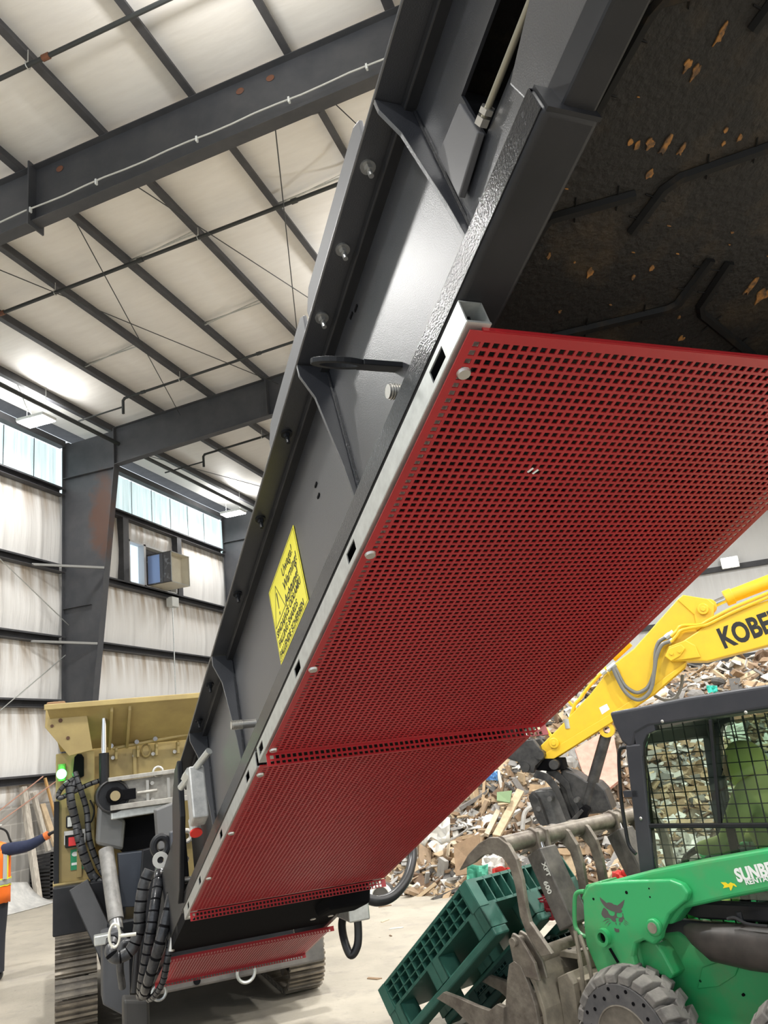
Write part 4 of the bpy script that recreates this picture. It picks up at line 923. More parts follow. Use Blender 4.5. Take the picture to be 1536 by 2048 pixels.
# ================================================================== the green skid-steer loader with its grapple bucket
sk = thing('skid_steer_loader', 'green skid-steer loader with a dark grey caged cab, seen from its left side', 'loader', F_SK)
def sp(pts, l): return [(lambda p: (p.x, p.z))(s_l(x, y, l)) for x, y in pts]
AL = .71
CAMF, CAMZ, CAML = -3.44, 2.1, 5.11
def rl(pts, a, b):
    """an outline surveyed on the plane l=a, moved to the plane l=b"""
    k = (CAML-b)/(CAML-a); return [(CAMF+(x-CAMF)*k, CAMZ+(z-CAMZ)*k) for x, z in pts]
plate = rl([(.14, 1.14), (.085, 1.195), (.03, 1.212), (-.20, 1.235), (-.50, 1.255), (-.57, 1.235), (-.60, 1.19), (-.575, 1.15), (-.45, 1.07), (-.385, .985), (-.36, .94), (-.31, .905), (-.25, .925), (-.19, .90), (-.155, .83), (-.165, .70), (-.20, .60), (-.12, .50), (.02, .50), (.10, .66), (.175, .86), (.17, .95)], .86, .71)
ar = MB().ext(plate, .655, .71).build('lift_arm_knee', K['green'], sk, smooth=0, bevel=.014, seg=3)
tr = MB().ext(rl([(.155, 1.12), (.10, 1.20), (-.02, 1.225), (-.02, 1.19), (.06, 1.16), (.12, 1.09)], .86, .70), .53, .70).build('knee_cap', K['green'], ar, smooth=0, bevel=.01)
beam = rl([(.10, 1.185), (-.32, 1.282), (-.66, 1.345), (-1.06, 1.412), (-2.15, 1.60), (-2.3, 1.45), (-2.2, 1.36), (-1.01, 1.205), (-.82, 1.165), (-.5, 1.09), (-.40, 1.0), (-.1, 1.0)], .78, .655)
MB().ext(beam, .53, .655).build('lift_arm', K['green'], sk, smooth=0, bevel=.022, seg=3)
MB().ext(beam, -.655, -.53).build('lift_arm', K['green'], sk, smooth=0, bevel=.022, seg=3)
MB().ext(plate, -.71, -.655).build('lift_arm_knee', K['green'], sk, smooth=0, bevel=.014, seg=3)
MB().ext([(.13, .62), (.13, 1.1), (-.02, 1.1), (-.06, .62)], -.655, .655).build('arm_cross_member', K['green'], sk, smooth=0, bevel=.02)
# pin bosses and holes
p = s_l(1208, 1874, AL+.01); MB().ring((p.x, AL+.012, p.z), (0, 1, 0), .030, .050, .05, 24).build('pin_boss', K['green'], ar)
MB().cyl((p.x, AL-.002, p.z), (p.x, AL+.004, p.z), .031, n=18).build('pin_hole', K['dark'], ar)
p = s_l(1310, 1854, AL+.01); MB().cyl((p.x, AL, p.z), (p.x, AL+.035, p.z), .048, n=22).build('pin_boss', K['green'], ar, bevel=.008)
MB().cyl((p.x, AL+.03, p.z), (p.x, AL+.04, p.z), .03, n=20).build('pin', K['dust_steel'], ar)
for px, py, r in ((1187, 1798, .008), (1253, 1785, .010), (1298, 1777, .005), (1300, 1794, .005)):
    p = s_l(px, py, AL); MB().cyl((p.x, AL-.001, p.z), (p.x, AL+.0012, p.z), r, n=12).build('bolt_hole', K['dark'], ar)
p = s_l(1231, 1911, AL); b = MB(); b.bar((p.x+.025, AL, p.z+.04), (p.x-.02, AL, p.z-.035), .003, .045, up=(0, 1, 0)); b.build('slot', K['dark'], ar, smooth=0)
# bobcat-head decal, cut from grey film
dec = mat('decal_grey', (.095, .085, .08), .6)
def lg(x, y): p = s_l(1180+x/17.07, 1780+y/17.07, AL); return (p.x, p.z)
def shape(name, pts, mt, par, l=AL, th=.0012): return MB().ext([lg(*q) for q in pts], l, l+th).build(name, mt, par, smooth=0)
lo = [[(335, 240), (400, 300), (500, 375), (560, 440), (640, 420), (740, 440), (820, 500), (880, 505), (930, 530), (1010, 470), (1100, 390), (1180, 325), (1150, 480), (1110, 590), (1055, 660), (1110, 720), (1070, 770), (1000, 785), (920, 770), (850, 745), (720, 705), (600, 640), (500, 560), (410, 440), (350, 330)],
      [(480, 600), (540, 640), (610, 720), (640, 800), (700, 870), (770, 890), (830, 870), (850, 800), (850, 745), (920, 770), (905, 850), (930, 920), (1000, 945), (1090, 930), (1120, 860), (1100, 790), (1130, 800), (1150, 930), (1190, 1000), (1130, 1000), (1120, 1060), (1070, 1110), (1000, 1080), (980, 1040), (1000, 950), (900, 950), (870, 990), (900, 1070), (840, 1090), (770, 1060), (700, 970), (620, 945), (510, 965), (430, 900), (390, 820), (410, 720), (450, 630)],
      [(830, 1290), (880, 1310), (930, 1330), (985, 1320), (1005, 1400), (990, 1440), (910, 1445), (850, 1400)],
      [(430, 1085), (520, 1010), (600, 985), (680, 1010), (600, 1010), (520, 1045)], [(510, 1170), (590, 1070), (700, 1045), (620, 1085)], [(590, 1250), (650, 1130), (740, 1095), (670, 1150)],
      [(1150, 1030), (1230, 1050), (1330, 1140), (1230, 1075)], [(1160, 1080), (1230, 1120), (1310, 1190), (1220, 1140)], [(1150, 1130), (1200, 1170), (1250, 1230), (1180, 1175)], [(865, 1100), (900, 1120), (910, 1200), (880, 1160)], [(1000, 1130), (1040, 1130), (1020, 1210)]]
head = None
for k, q in enumerate(lo):
    if k == 0: head = shape('animal_head_decal', q, dec, ar)
    else: shape('decal_piece', q, dec, head)
# rental lettering on the arm
AB = .6555
def ab(x, y): p = s_l(1420+x/13.24, 1720+y/13.24, AB); return (p.x, p.z)
bd = MB().ext([ab(*q) for q in ((285, 590), (410, 590), (480, 640), (545, 590), (620, 625), (640, 620), (712, 700), (690, 712), (615, 665), (590, 740), (560, 810), (540, 800), (510, 715), (345, 748), (380, 680))], AB, AB+.0012).build('bird_decal', mat('decal_yellow', (.85, .66, .02), .5), sk, smooth=0)
o0, o1 = s_l(1420+745/13.24, 1720+590/13.24, AB), s_l(1420+1500/13.24, 1720+445/13.24, AB)
X = V((o1.x-o0.x, 0, o1.z-o0.z)).normalized(); Y = X.cross(V((0, -1, 0))); Y = Y if Y.z > 0 else -Y
arm2 = bd
text('rental_lettering', 'SUNBELT', K['white'], .092, (o0.x, AB+.001, o0.z+.002), X, Y, sk, F_SK, .004, .0006, .80)
o0 = s_l(1420+955/13.24, 1720+660/13.24, AB); text('rental_lettering', 'RENTALS', K['white'], .037, (o0.x, AB+.001, o0.z), X, Y, sk, F_SK, .001, .0006, 1.15)
# hose guard loop at the knee
g = [s_l(x, y, .69) for x, y in ((1170, 1783), (1158, 1784), (1151, 1791), (1149, 1812), (1150, 1848), (1156, 1862), (1164, 1870), (1174, 1874))]
MB().tube(g, .014, 10, 5).build('hose_guard', K['green'], sk)
for px0, py0, px1, py1 in ((1150, 1862, 1168, 2000), (1160, 1870, 1184, 1960)):
    MB().tube([s_l(px0, py0, .72), s_l((px0+px1)/2+3, (py0+py1)/2, .74), s_l(px1, py1, .72)], .013, 8, 5).build('hydraulic_hose', K['dust_steel'], sk)
for z in (1.10, .93): MB().cyl((.10, .5, z), (.30, .62, z+.02), .028, n=14).build('quick_coupler', K['grapple'], sk)
# tilt cylinder cover and lift cylinder
cv = mat('dirty_black_cover', (.030, .026, .024), .42, c2=(.10, .085, .075), scale=7, amt=.6)
b = MB(); pr = [(-.36, .03), (-.40, .06), (-.50, .097), (-.73, .115), (-1.7, .115)]
rings = []
for x, r in pr:
    zc = .93-.05*min(1, (-x-.36)/.15); rings.append([V((x, .60+.075*math.cos(t)*r/.11, zc+r*math.sin(t))) for t in [2*PI*k/20 for k in range(20)]])
b.loft(rings).build('lift_cylinder', cv, sk)
b = MB(); b.ext(rl([(-.34, 1.03), (-.46, 1.09), (-1.7, 1.12), (-1.7, 1.035), (-.46, 1.0)], .6, .54), .46, .54); b.build('cylinder_guard', K['black_satin'], sk, smooth=0, bevel=.012)
MB().tube([s_l(x, y, .66) for x, y in ((1455, 1838), (1470, 1836), (1495, 1848), (1536, 1853))], .009, 8, 5).build('grease_line', K['rubber_hose'], sk)
MB().cyl((-.73, .62, 1.01), (-.73, .62, 1.06), .018, n=10).build('grease_fitting', K['black_satin'], sk)
# body
body = [(.06, .33), (.06, .72), (-.02, .86), (-.24, .90), (-.40, .80), (-.50, .775), (-.62, .80), (-1.95, .86), (-2.1, 1.25), (-2.25, 1.25), (-2.25, .32), (-1.9, .22), (-.1, .22)]
MB().ext(body, -.50, .50).build('body', K['green'], sk, smooth=0, bevel=.02, seg=3)
st = [s_l(x, y, .62) for x, y in ((1263, 1890), (1295, 1880), (1312, 1888), (1325, 1905), (1348, 1948), (1340, 1960), (1275, 1930))]
MB().ext([(p.x, p.z) for p in st], .42, .62).build('front_step', K['green'], sk, smooth=0, bevel=.012)
MB().ext([(-.30, .60), (-.36, .72), (-.50, .77), (-.62, .79), (-.56, .70), (-.44, .63)], .495, .512).build('fender_lip', K['green'], sk, smooth=0, bevel=.006)
for px, py in ((1401, 1962), (1486, 1990)): p = s_l(px, py, .51); MB().cyl((p.x, .49, p.z), (p.x, .512, p.z), .008, n=10).build('body_bolt', K['dark'], sk)
MB().box(-1.0, -.78, .45, .56, .2, .48).build('fuel_step', K['black_satin'], sk, smooth=0, bevel=.02)
# wheels
def lug_wheel(cx, l0, side, name, lab):
    r, wd = .318, .27; w = bpy.data.objects.new(name, None); put(w, sk, F_SK @ Matrix.Translation((cx, l0, .37)) @ (Matrix() if side > 0 else Matrix.Rotation(PI, 4, 'Z')))
    w['label'] = lab; n = 48
    pr = [(.19, 0), (.28, -.005), (.305, -.02), (r, -.045), (r, -wd+.045), (.30, -wd+.01), (.19, -wd)]
    rings = [[V((rr*math.cos(2*PI*k/n), y, rr*math.sin(2*PI*k/n))) for k in range(n)] for rr, y in pr]
    MB().loft(rings, False).build('tyre', K['tyre'], w, F=None)
    MB().ring((0, .001, 0), (0, 1, 0), .185, .298, .012, 48).build('tyre_side', K['tyre_disc'], w)
    for k in range(22):
        for s in (0, 1):
            a = 2*PI*(k+.5*s)/22; b = MB(); vs = []
            ya, yb = (-.002, -.155) if s == 0 else (-wd+.002, -.115)
            for rr in (.302, .378):
                for y, da, hw in ((ya, 0, .036), ((ya+yb)/2, .04, .036), (yb, .15, .030)):
                    rx = rr-(.03 if y == ya and rr > .35 else 0)
                    for t in (-1, 1): vs.append((rx*math.cos(a+da+t*hw/rr), y, rx*math.sin(a+da+t*hw/rr)))
            fs = []
            for j in range(2):
                q = 2*j; fs += [(6+q, 6+q+1, 6+q+3, 6+q+2), (q, q+2, q+3, q+1), (q, 6+q, 6+q+2, q+2), (q+1, q+3, 6+q+3, 6+q+1)]
            fs += [(0, 1, 7, 6), (4, 10, 11, 5)]
            b.add(vs, fs); b.build('tread_lug', K['tyre'], w, smooth=0, bevel=.006)
    rim = MB(); rings = [[V((rr*math.cos(2*PI*k/n), y, rr*math.sin(2*PI*k/n))) for k in range(n)] for rr, y in ((.200, .004), (.185, .01), (.175, -.005), (.165, -.05), (.10, -.065), (.09, -.05), (.02, -.05))]
    rim.loft(rings, True).build('rim', mat('rim_dirty', (.16, .14, .115), .6, .3, c2=(.28, .25, .2), scale=12, amt=.8) if 'rim_dirty' not in bpy.data.materials else bpy.data.materials['rim_dirty'], w)
    MB().cyl((0, -.06, 0), (0, -.02, 0), .075, n=24).build('hub', K['black_satin'], w)
    for k in range(8): a = 2*PI*k/8+.3; MB().cyl((.11*math.cos(a), -.062, .11*math.sin(a)), (.11*math.cos(a), -.035, .11*math.sin(a)), .012, n=6).build('wheel_nut', K['zinc'], w)
    for k in range(14):
        for rr, da in ((.275, 0), (.235, .22)):
            a = 2*PI*k/14+da; MB().cyl((rr*math.cos(a), .004, rr*math.sin(a)), (rr*math.cos(a), .009, rr*math.sin(a)), .011, n=8).build('tyre_hole', K['dark'], w)
    return w
lug_wheel(0, .85, 1, 'front_wheel', 'dusty solid tyre with pierced side, at the grapple end')
lug_wheel(-1.08, .85, 1, 'rear_wheel', 'dusty solid tyre below the engine')
for cx in (0, -1.08): lug_wheel(cx, -.85, -1, 'front_wheel' if cx == 0 else 'rear_wheel', 'dusty solid tyre on the far side')
# ------------------------------------------------------------------ cab
CL = .49
K['grille'] = mat('grille_green_grey', (.022, .032, .028), .6)
cab = bpy.data.objects.new('cab', None); put(cab, sk); cab['label'] = 'dark grey caged operator cab'
roof = [(-.02, 2.195), (-.035, 2.12), (-.075, 2.0), (-.13, 1.955), (-.16, 1.97), (-.20, 2.04), (-.30, 2.075), (-1.5, 2.115), (-1.55, 2.15), (-1.5, 2.21), (-1.2, 2.235), (-.6, 2.225), (-.25, 2.205)]
MB().ext(roof, -CL, CL).build('cab_roof', K['cab'], cab, smooth=0, bevel=.02, seg=3)
for s in (1, -1):
    l0, l1 = s*(CL-.06), s*CL
    MB().ext([(-.10, 1.98), (-.22, 1.98), (-.14, 1.2), (-.10, .80), (.0, .80), (-.035, 1.22)], l0, l1).build('front_post', K['cab'], cab, smooth=0, bevel=.012)
    MB().ext([(-.215, 1.90), (-.235, 1.98), (-.275, 2.03), (-.34, 2.05), (-.34, 2.09), (-.18, 2.09), (-.18, 1.9)], l0, l1-s*.004).build('corner_gusset', K['cab'], cab, smooth=0, bevel=.004)
    MB().box(-1.58, -1.46, l0, l1, .9, 2.14).build('rear_post', K['cab'], cab, smooth=0, bevel=.012)
    MB().box(-1.5, -.14, l0, l1, .86, .96).build('sill_rail', K['cab'], cab, smooth=0, bevel=.01)
    MB().box(-1.5, -.16, l1-s*.03, l1-s*.002, 1.472, 1.50).build('window_rail', K['black_satin'], cab, smooth=0, bevel=.006)
    MB().ext([(-.735, 2.08), (-.715, 2.08), (-.635, 1.49), (-.655, 1.49)], l1-s*.025, l1-s*.004).build('window_mullion', K['black_satin'], cab, smooth=0, bevel=.003)
    for pr in ([(-.24, 1.95), (-.30, 2.05), (-.725, 2.09), (-.645, 1.495), (-.165, 1.495)], [(-.725, 2.09), (-1.48, 2.10), (-1.48, 1.495), (-.645, 1.495)], [(-.165, 1.475), (-1.48, 1.475), (-1.48, .95), (-.13, .95)]):
        MB().ext(pr, l1-s*.016, l1-s*.012).build('window_pane', K['glass'], cab, smooth=0)
    gm = MB()
    for k in range(17):
        x = -.20-.078*k; gm.box(x-.003, x+.003, l0+s*.004, l0+s*.010, .95, 2.08)
    for k in range(15):
        z = .99+.076*k; gm.box(-1.48, -.16, l0+s*.0, l0+s*.006, z-.0026, z+.0026)
    gm.build('window_grille', K['grille'], cab, smooth=0)
    MB().box(-.70, -.65, l0-s*.01, l0+s*.01, .95, 1.475).build('grille_post', K['dark'], cab, smooth=0)
    for px, py in ((1325, 1443), (1492, 1425), (1282, 1637)):
        if s > 0: p = s_l(px, py, CL); MB().ball((p.x, CL+.002, p.z), .011, .006, .011, 12, 6).build('frame_bolt', K['zinc'], cab)
hr = [s_l(x, y, .47) for x, y in ((1268, 1493), (1246, 1495), (1239, 1503), (1238, 1530), (1243, 1600), (1250, 1650), (1258, 1690), (1272, 1708))]
MB().tube(hr, .012, 10, 5).build('grab_rail', K['black_satin'], cab)
MB().box(-.13, -.02, .46, .49, 1.66, 1.70).build('rail_bracket', K['cab'], cab, smooth=0)
MB().box(-1.05, -.60, -.25, .25, .88, 1.02).build('seat', K['black_satin'], cab, smooth=0, bevel=.03); MB().box(-1.14, -1.02, -.25, .25, .95, 1.6).build('seat_back', K['black_satin'], cab, smooth=0, bevel=.03)
b = MB(); b.tube([(-.20, .36, .95), (-.24, .36, 1.15), (-.22, .36, 1.22)], .018, 8, 4); b.build('control_lever', K['green'], cab)
b = MB(); b.ext([(-.18, 1.18), (-.30, 1.22), (-.30, 1.26), (-.17, 1.22)], .30, .40); b.build('dash_cover', K['green'], cab, smooth=0, bevel=.01)

# ------------------------------------------------------------------ grapple bucket
gb = bpy.data.objects.new('grapple_bucket', None); put(gb, sk); gb['label'] = 'worn grey steel bucket with curved grapple tines'
def tine(l, t=.032, k=0):
    out = [(1.16, 1.255), (1.05, 1.36), (.93, 1.435), (.82, 1.475), (.73, 1.475), (.65, 1.43), (.595, 1.34), (.57, 1.22), (.568, 1.05), (.555, .97), (.41, .80), (.50, .775), (.60, .90), (.635, 1.0), (.64, 1.18), (.665, 1.29), (.72, 1.35), (.80, 1.375), (.90, 1.36), (1.0, 1.31)]
    return MB().ext(out, l-t/2, l+t/2).build('grapple_tine', K['grapple'], gb, smooth=0, bevel=.004)
for l in (.90, .28, .06, -.55, -.78): tine(l)
MB().cyl((.725, .90, 1.425), (.725, -.82, 1.425), .056, n=24).build('cross_tube', K['grapple'], gb)
for l in (.60, .50, -.30, -.40):
    b = MB(); b.ext([(.65, 1.36), (.66, 1.47), (.72, 1.50), (.79, 1.47), (.80, 1.38), (.70, 1.29)], l-.014, l+.014); b.build('cylinder_clevis', K['grapple'], gb, smooth=0, bevel=.006)
for l in (.55, -.35):
    MB().cyl((.70, l, 1.40), (.675, l, 1.30), .024, n=16).build('cylinder_rod', K['chrome'], gb)
    b = MB(); X = V((-.20, 0, -.47)).normalized(); b.obox(V((.695, l, 1.335))+X*.24, X, (0, 1, 0), X.cross(V((0, 1, 0))), .25, .085, .072); b.build('cylinder_cover', mat('cover_steel', (.085, .08, .075), .5, .4, c2=(.25, .23, .2), scale=9, amt=.6) if 'cover_steel' not in bpy.data.materials else bpy.data.materials['cover_steel'], gb, smooth=0, bevel=.01)
    MB().cyl(V((.695, l, 1.335))+X*.47, V((.695, l, 1.335))+X*.62, .05, n=16).build('cylinder_foot', K['grapple'], gb)
# chalk marks on the near cylinder cover
ck = mat('chalk_white', (.62, .62, .56), .8)
for k, (px, py, tx, sz) in enumerate(((1083, 1727, 'XPT', .05), (1086, 1764, '600', .055))):
    p = s_l(px, py, .64); text('paint_mark', tx, ck, sz, (p.x, .638, p.z), (-.35, 0, -.94), (-.94, 0, .35), gb, F_SK, .0015, .0006)
# bucket shell
side = [(.92, .20), (.86, .42), (.80, .62), (.765, .71), (.715, .735), (.665, .715), (.62, .62), (.585, .50), (.57, .30), (.62, .10), (.95, .06), (1.52, .06), (1.50, .12), (1.10, .16)]
tooth = [(1.50, .42), (1.42, .47), (1.27, .455), (1.10, .43), (.98, .42), (.90, .47), (.84, .46), (.88, .30), (1.0, .26), (1.18, .30), (1.33, .38)]
for l in (.93, -.93): MB().ext(side, l-.015, l+.015).build('side_plate', K['grapple'], gb, smooth=0, bevel=.004)
for l in (.95, .5, .1, -.3, -.7, -.95): MB().ext(tooth, l-.018, l+.018).build('lower_tine', K['grapple'], gb, smooth=0, bevel=.004)
b = MB(); b.ext([(.68, .73), (.60, .60), (.56, .45), (.56, .12), (.53, .12), (.53, .48), (.58, .64), (.64, .75)], -.92, .92); b.build('bucket_back', K['dust_steel'], gb, smooth=0, bevel=.006)
b = MB(); b.ext([(.56, .10), (1.45, .05), (1.45, .075), (.58, .135)], -.92, .92); b.build('bucket_floor', K['grapple'], gb, smooth=0)
MB().cyl((.655, .94, .735), (.655, -.94, .735), .05, n=16).build('top_tube', K['dust_steel'], gb)
for l in (.93, .86): MB().ext([(.72, .66), (.74, .84), (.70, .90), (.64, .88), (.54, .74), (.52, .64)], l-.012, l+.012).build('hinge_ear', K['grapple'], gb, smooth=0, bevel=.006)
MB().cyl((.685, .97, .85), (.685, .8, .85), .028, n=14).build('hinge_pin', K['grapple'], gb)
b = MB(); b.box(.46, .70, .28, .62, .70, .735); b.box(.46, .47, .28, .62, .62, .70); step = b.build('step_plate', K['dust_steel'], gb, smooth=0, bevel=.003)
for i in range(3):
    for j in range(3): MB().cyl((.51+.07*i, .35+.1*j, .733), (.51+.07*i, .35+.1*j, .737), .014, n=8).build('step_hole', K['dark'], step)
for l0, l1 in ((.80, .56), (.1, -.2), (-.55, -.8)):
    MB().ext([(.53, .20), (.53, .62), (.44, .66), (.40, .60), (.40, .24)], l0-.03, l1).build('mounting_bracket', K['dust_steel'], gb, smooth=0, bevel=.006)
MB().box(.34, .46, -.6, .72, .55, .62).build('quick_attach_rail', K['dust_steel'], gb, smooth=0, bevel=.006)
MB().ext([(.15, .25), (.15, .80), (.34, .66), (.42, .30)], -.55, .55).build('quick_attach_frame', K['dust_steel'], gb, smooth=0, bevel=.01)

# ================================================================== pallets held in the grapple
def pallet(name, o, e1, e3, L, Hh, D, mt, lab, runners=True):
    """o near lower outer corner; e1 along its length, up vector across; D deep along e3"""
    e1, e3 = V(e1).normalized(), V(e3).normalized(); e2 = e1.cross(e3).normalized()
    F = F_SK @ frame(V(o), e1, e2, e3) if False else F_SK @ frame(V(o), e1, e3.cross(e1), e3)
    t = thing(name, lab, 'pallet', F)
    dk = .20*Hh/.41
    d = MB(); d.box(0, L, 0, .022, 0, D); d.box(0, L, dk-.02, dk, 0, D)
    d.build('deck', mt, t, smooth=0)
    rb = MB()
    n = 14
    for k in range(n+1): x = L*k/n; rb.box(x-.005, x+.005, 0, dk, -.0, .09); 
    for y in (dk*.33, dk*.66): rb.box(0, L, y-.004, y+.004, 0, .085)
    m = 12
    for k in range(m+1): z = D*k/m; rb.box(-.0, .09, 0, dk, z-.005, z+.005); rb.box(L-.09, L, 0, dk, z-.005, z+.005)
    rb.build('edge_rib', mt, t, smooth=0)
    MB().box(.085, L-.085, .022, dk-.02, .085, D-.085).build('core', mt, t, smooth=0)
    for x0, x1 in ((0, .17), (L/2-.09, L/2+.09), (L-.17, L)):
        for z0, z1 in ((0, .16), (D/2-.08, D/2+.08), (D-.16, D)):
            b = MB(); b.box(x0, x1, dk, Hh-.06, z0, z0+.01); b.box(x0, x0+.01, dk, Hh-.06, z0, z1); b.box(x1-.01, x1, dk, Hh-.06, z0, z1); b.box(x0, x1, dk, Hh-.06, z1-.01, z1)
            b.box((x0+x1)/2-.005, (x0+x1)/2+.005, dk, Hh-.06, z0, z1); b.build('foot', mt, t, smooth=0)
    for z0, z1 in ((0, .14), (D/2-.07, D/2+.07), (D-.14, D)):
        MB().box(0, L, Hh-.06, Hh, z0, z1).build('runner', mt, t, smooth=0, bevel=.012)
    return t
d1 = V((-(2.33-1.18), 0, 1.16-.32)).normalized()
PZ = V((2.33, .85, .34))
e1p = V((-.807, 0, .59)); 
pallet('plastic_pallet', PZ, e1p, (0, -1, 0), 1.42, -0.0+.41, 1.05, K['pallet'], 'dark green ribbed plastic pallet leaning steeply in the grapple bucket')
pr = MB(); x0 = V((1.10, .05, .70))
# ================================================================== the yellow excavator
exv = thing('excavator', 'yellow excavator reaching its arm and dark bucket down to the debris pile', 'excavator', F_EX)
zz = lambda x, y: (1080+x*.2969, 1020+y*.2969)
def ex(pts, y=0): return [(lambda p: (p.x, p.z))(e_y(*zz(*q), y)) for q in pts]
stick = [(-1.02, 1.97), (-1.0, 1.82), (-.94, 1.775), (-.05, 2.19), (.50, 2.46), (.92, 2.73), (1.38, 3.27), (1.42, 3.42), (1.36, 3.49), (1.08, 3.59), (1.02, 3.57), (.37, 3.03), (.05, 2.85), (-.27, 2.54), (-.77, 2.15)]
arm = MB().ext(stick, -.13, .13).build('stick', K['yellow'], exv, smooth=0, bevel=.012)
for y in (-.155, .13):
    MB().ext([(-1.0, 1.82), (-.94, 1.76), (-.05, 2.17), (.5, 2.44), (.92, 2.71), (.96, 2.78), (.50, 2.53), (-.05, 2.27), (-.97, 1.87)], y, y+.025).build('stick_flange', K['yellow'], arm, smooth=0, bevel=.006)
MB().ext([(1.0, 3.55), (1.08, 3.60), (1.36, 3.50), (1.42, 3.42), (1.38, 3.27), (1.15, 3.12), (1.16, 3.33)], -.15, -.128).build('stick_head_plate', K['yellow'], arm, smooth=0, bevel=.01)
for q, r in (((1098, 668), .07), ((905, 960), .10), ((95, 1570), .065)):
    p = e_y(*zz(*q), -.16); b = MB(); b.cyl((p.x, -.19, p.z), (p.x, .19, p.z), r, n=22); b.build('pin_boss', K['yellow'], exv, bevel=.008); MB().cyl((p.x, -.205, p.z), (p.x, -.18, p.z), r*.45, n=16).build('pin', K['yellow'], exv, bevel=.004)
p = e_y(*zz(450, 1480), -.1); MB().ring((p.x, -.06, p.z), (0, 1, 0), .045, .095, .14, 24).build('lever_boss', K['yellow'], arm)
b = MB(); b.bar((-1.0, .05, 2.25), (-.82, .05, 1.95), .03, .09, up=(0, 1, 0)); b.build('stick_bracket', K['yellow'], arm, smooth=0)
b = MB(); b.bar((-.60, -.0, 2.50), (-.42, 0, 2.25), .03, .08, up=(0, 1, 0)); b.build('stick_bracket', K['yellow'], arm, smooth=0)
MB().tube([e_y(*zz(*q), -.05) for q in ((450, 1060), (330, 1190), (270, 1270), (235, 1310), (205, 1400), (190, 1450))], .022, 8, 5).build('steel_line', K['yellow'], arm)
p = e_y(*zz(185, 1445), -.1); MB().cyl((p.x, -.1, p.z-.05), (p.x, -.1, p.z+.07), .045, n=12).build('line_valve', K['galv'], arm)
boom = [(.78, 2.80), (1.2, 2.745), (1.95, 2.84), (3.6, 2.75), (4.2, 2.2), (4.5, 1.3), (4.9, 1.3), (4.8, 2.4), (4.0, 3.3), (3.0, 3.55), (2.04, 3.37), (1.43, 3.25), (1.12, 3.10), (.97, 3.03), (.80, 2.98)]
bo = MB().ext(boom, -.20, .20).build('boom', K['yellow'], exv, smooth=0, bevel=.014)
MB().ext([(.80, 2.80), (.78, 2.98), (1.0, 3.03), (1.1, 2.95), (1.13, 2.80)], -.24, -.2).build('boom_fork', K['yellow'], bo, smooth=0, bevel=.01)
cp = e_y(*zz(905, 960), -.25); b = MB(); b.ext([(cp.x-.06, cp.z-.10), (cp.x+.06, cp.z-.05), (cp.x+.14, cp.z+.03), (cp.x+.10, cp.z+.09), (cp.x-.06, cp.z+.06), (cp.x-.12, cp.z-.03)], -.27, -.24); b.build('pin_keeper', K['yellow'], bo, smooth=0, bevel=.01)
for q in ((885, 965), (938, 950)): p = e_y(*zz(*q), -.28); MB().cyl((p.x, -.29, p.z), (p.x, -.26, p.z), .022, n=14).build('keeper_bolt', K['yellow'], bo)
o0, o1 = e_y(*zz(1243, 930), -.2), e_y(*zz(1525, 832), -.2)
X = V((o1.x-o0.x, 0, o1.z-o0.z)).normalized(); Yv = V((-X.z, 0, X.x))
sh = (e_y(*zz(1197, 800), -.2)-o0); 
text('maker_lettering', 'KOBELCO', K['ink'], .335, (o0.x-.01, -.2015, o0.z), X, Yv, bo, F_EX, .013, .001, .72)
cy = MB(); cy.cyl((1.62, -.02, 3.50), (3.3, -.02, 3.88), .085, n=20); cy.build('stick_cylinder', K['yellow'], exv, bevel=.006)
MB().cyl((1.28, -.02, 3.40), (1.64, -.02, 3.50), .045, n=16).build('cylinder_rod', K['chrome'], exv)
b = MB(); b.cyl((1.36, -.08, 3.42), (1.36, .06, 3.42), .09, n=18); b.cyl((1.56, -.02, 3.485), (1.66, -.02, 3.508), .10, n=18); b.build('cylinder_head', K['yellow'], exv, bevel=.006)
for k, off in enumerate((0, .055)):
    MB().tube([e_y(*zz(*q), -.22) for q in ((880, 850+k*40), (920, 815+k*30), (955, 780+k*28), (1075, 772+k*10), (1130, 745+k*25), (1300, 660+k*28), (1536, 560+k*28), (1700, 480+k*30))], .021, 8, 5).build('steel_line', K['yellow'], bo)
hz = mat('grey_hose', (.17, .17, .16), .45)
MB().tube([e_y(*zz(*q), -.2) for q in ((850, 855), (800, 890), (778, 960), (770, 1080), (735, 1180), (690, 1220), (640, 1228), (570, 1180), (520, 1090), (495, 1040))], .024, 10, 6).build('loop_hose', hz, exv)
MB().tube([e_y(*zz(*q), -.24) for q in ((875, 885), (820, 910), (785, 990), (772, 1080), (750, 1200), (700, 1265), (640, 1275), (570, 1220), (515, 1120), (490, 1060))], .024, 10, 6).build('loop_hose', hz, exv)
MB().tube([e_y(*zz(*q), .18) for q in ((960, 1110), (950, 1190), (915, 1260), (850, 1282), (770, 1250))], .022, 10, 6).build('loop_hose', hz, exv)
for q in ((860, 850), (885, 835), (880, 885), (495, 1050), (470, 1070), (430, 1095)): p = e_y(*zz(*q), -.2); MB().cyl((p.x-.03, -.2, p.z-.015), (p.x+.03, -.2, p.z+.02), .034, n=12).build('hose_fitting', K['galv'], exv)
b = MB(); b.cyl((.05, .03, 2.97), (.30, .03, 3.14), .075, n=18); b.build('bucket_cylinder', K['yellow'], exv, bevel=.006)
q4 = [e_y(*zz(*q), -.132) for q in ((398, 1332), (450, 1305), (470, 1342), (418, 1378))]
MB().ext([(p.x, p.z) for p in q4], -.134, -.130).build('service_sticker', K['white'], arm, smooth=0)
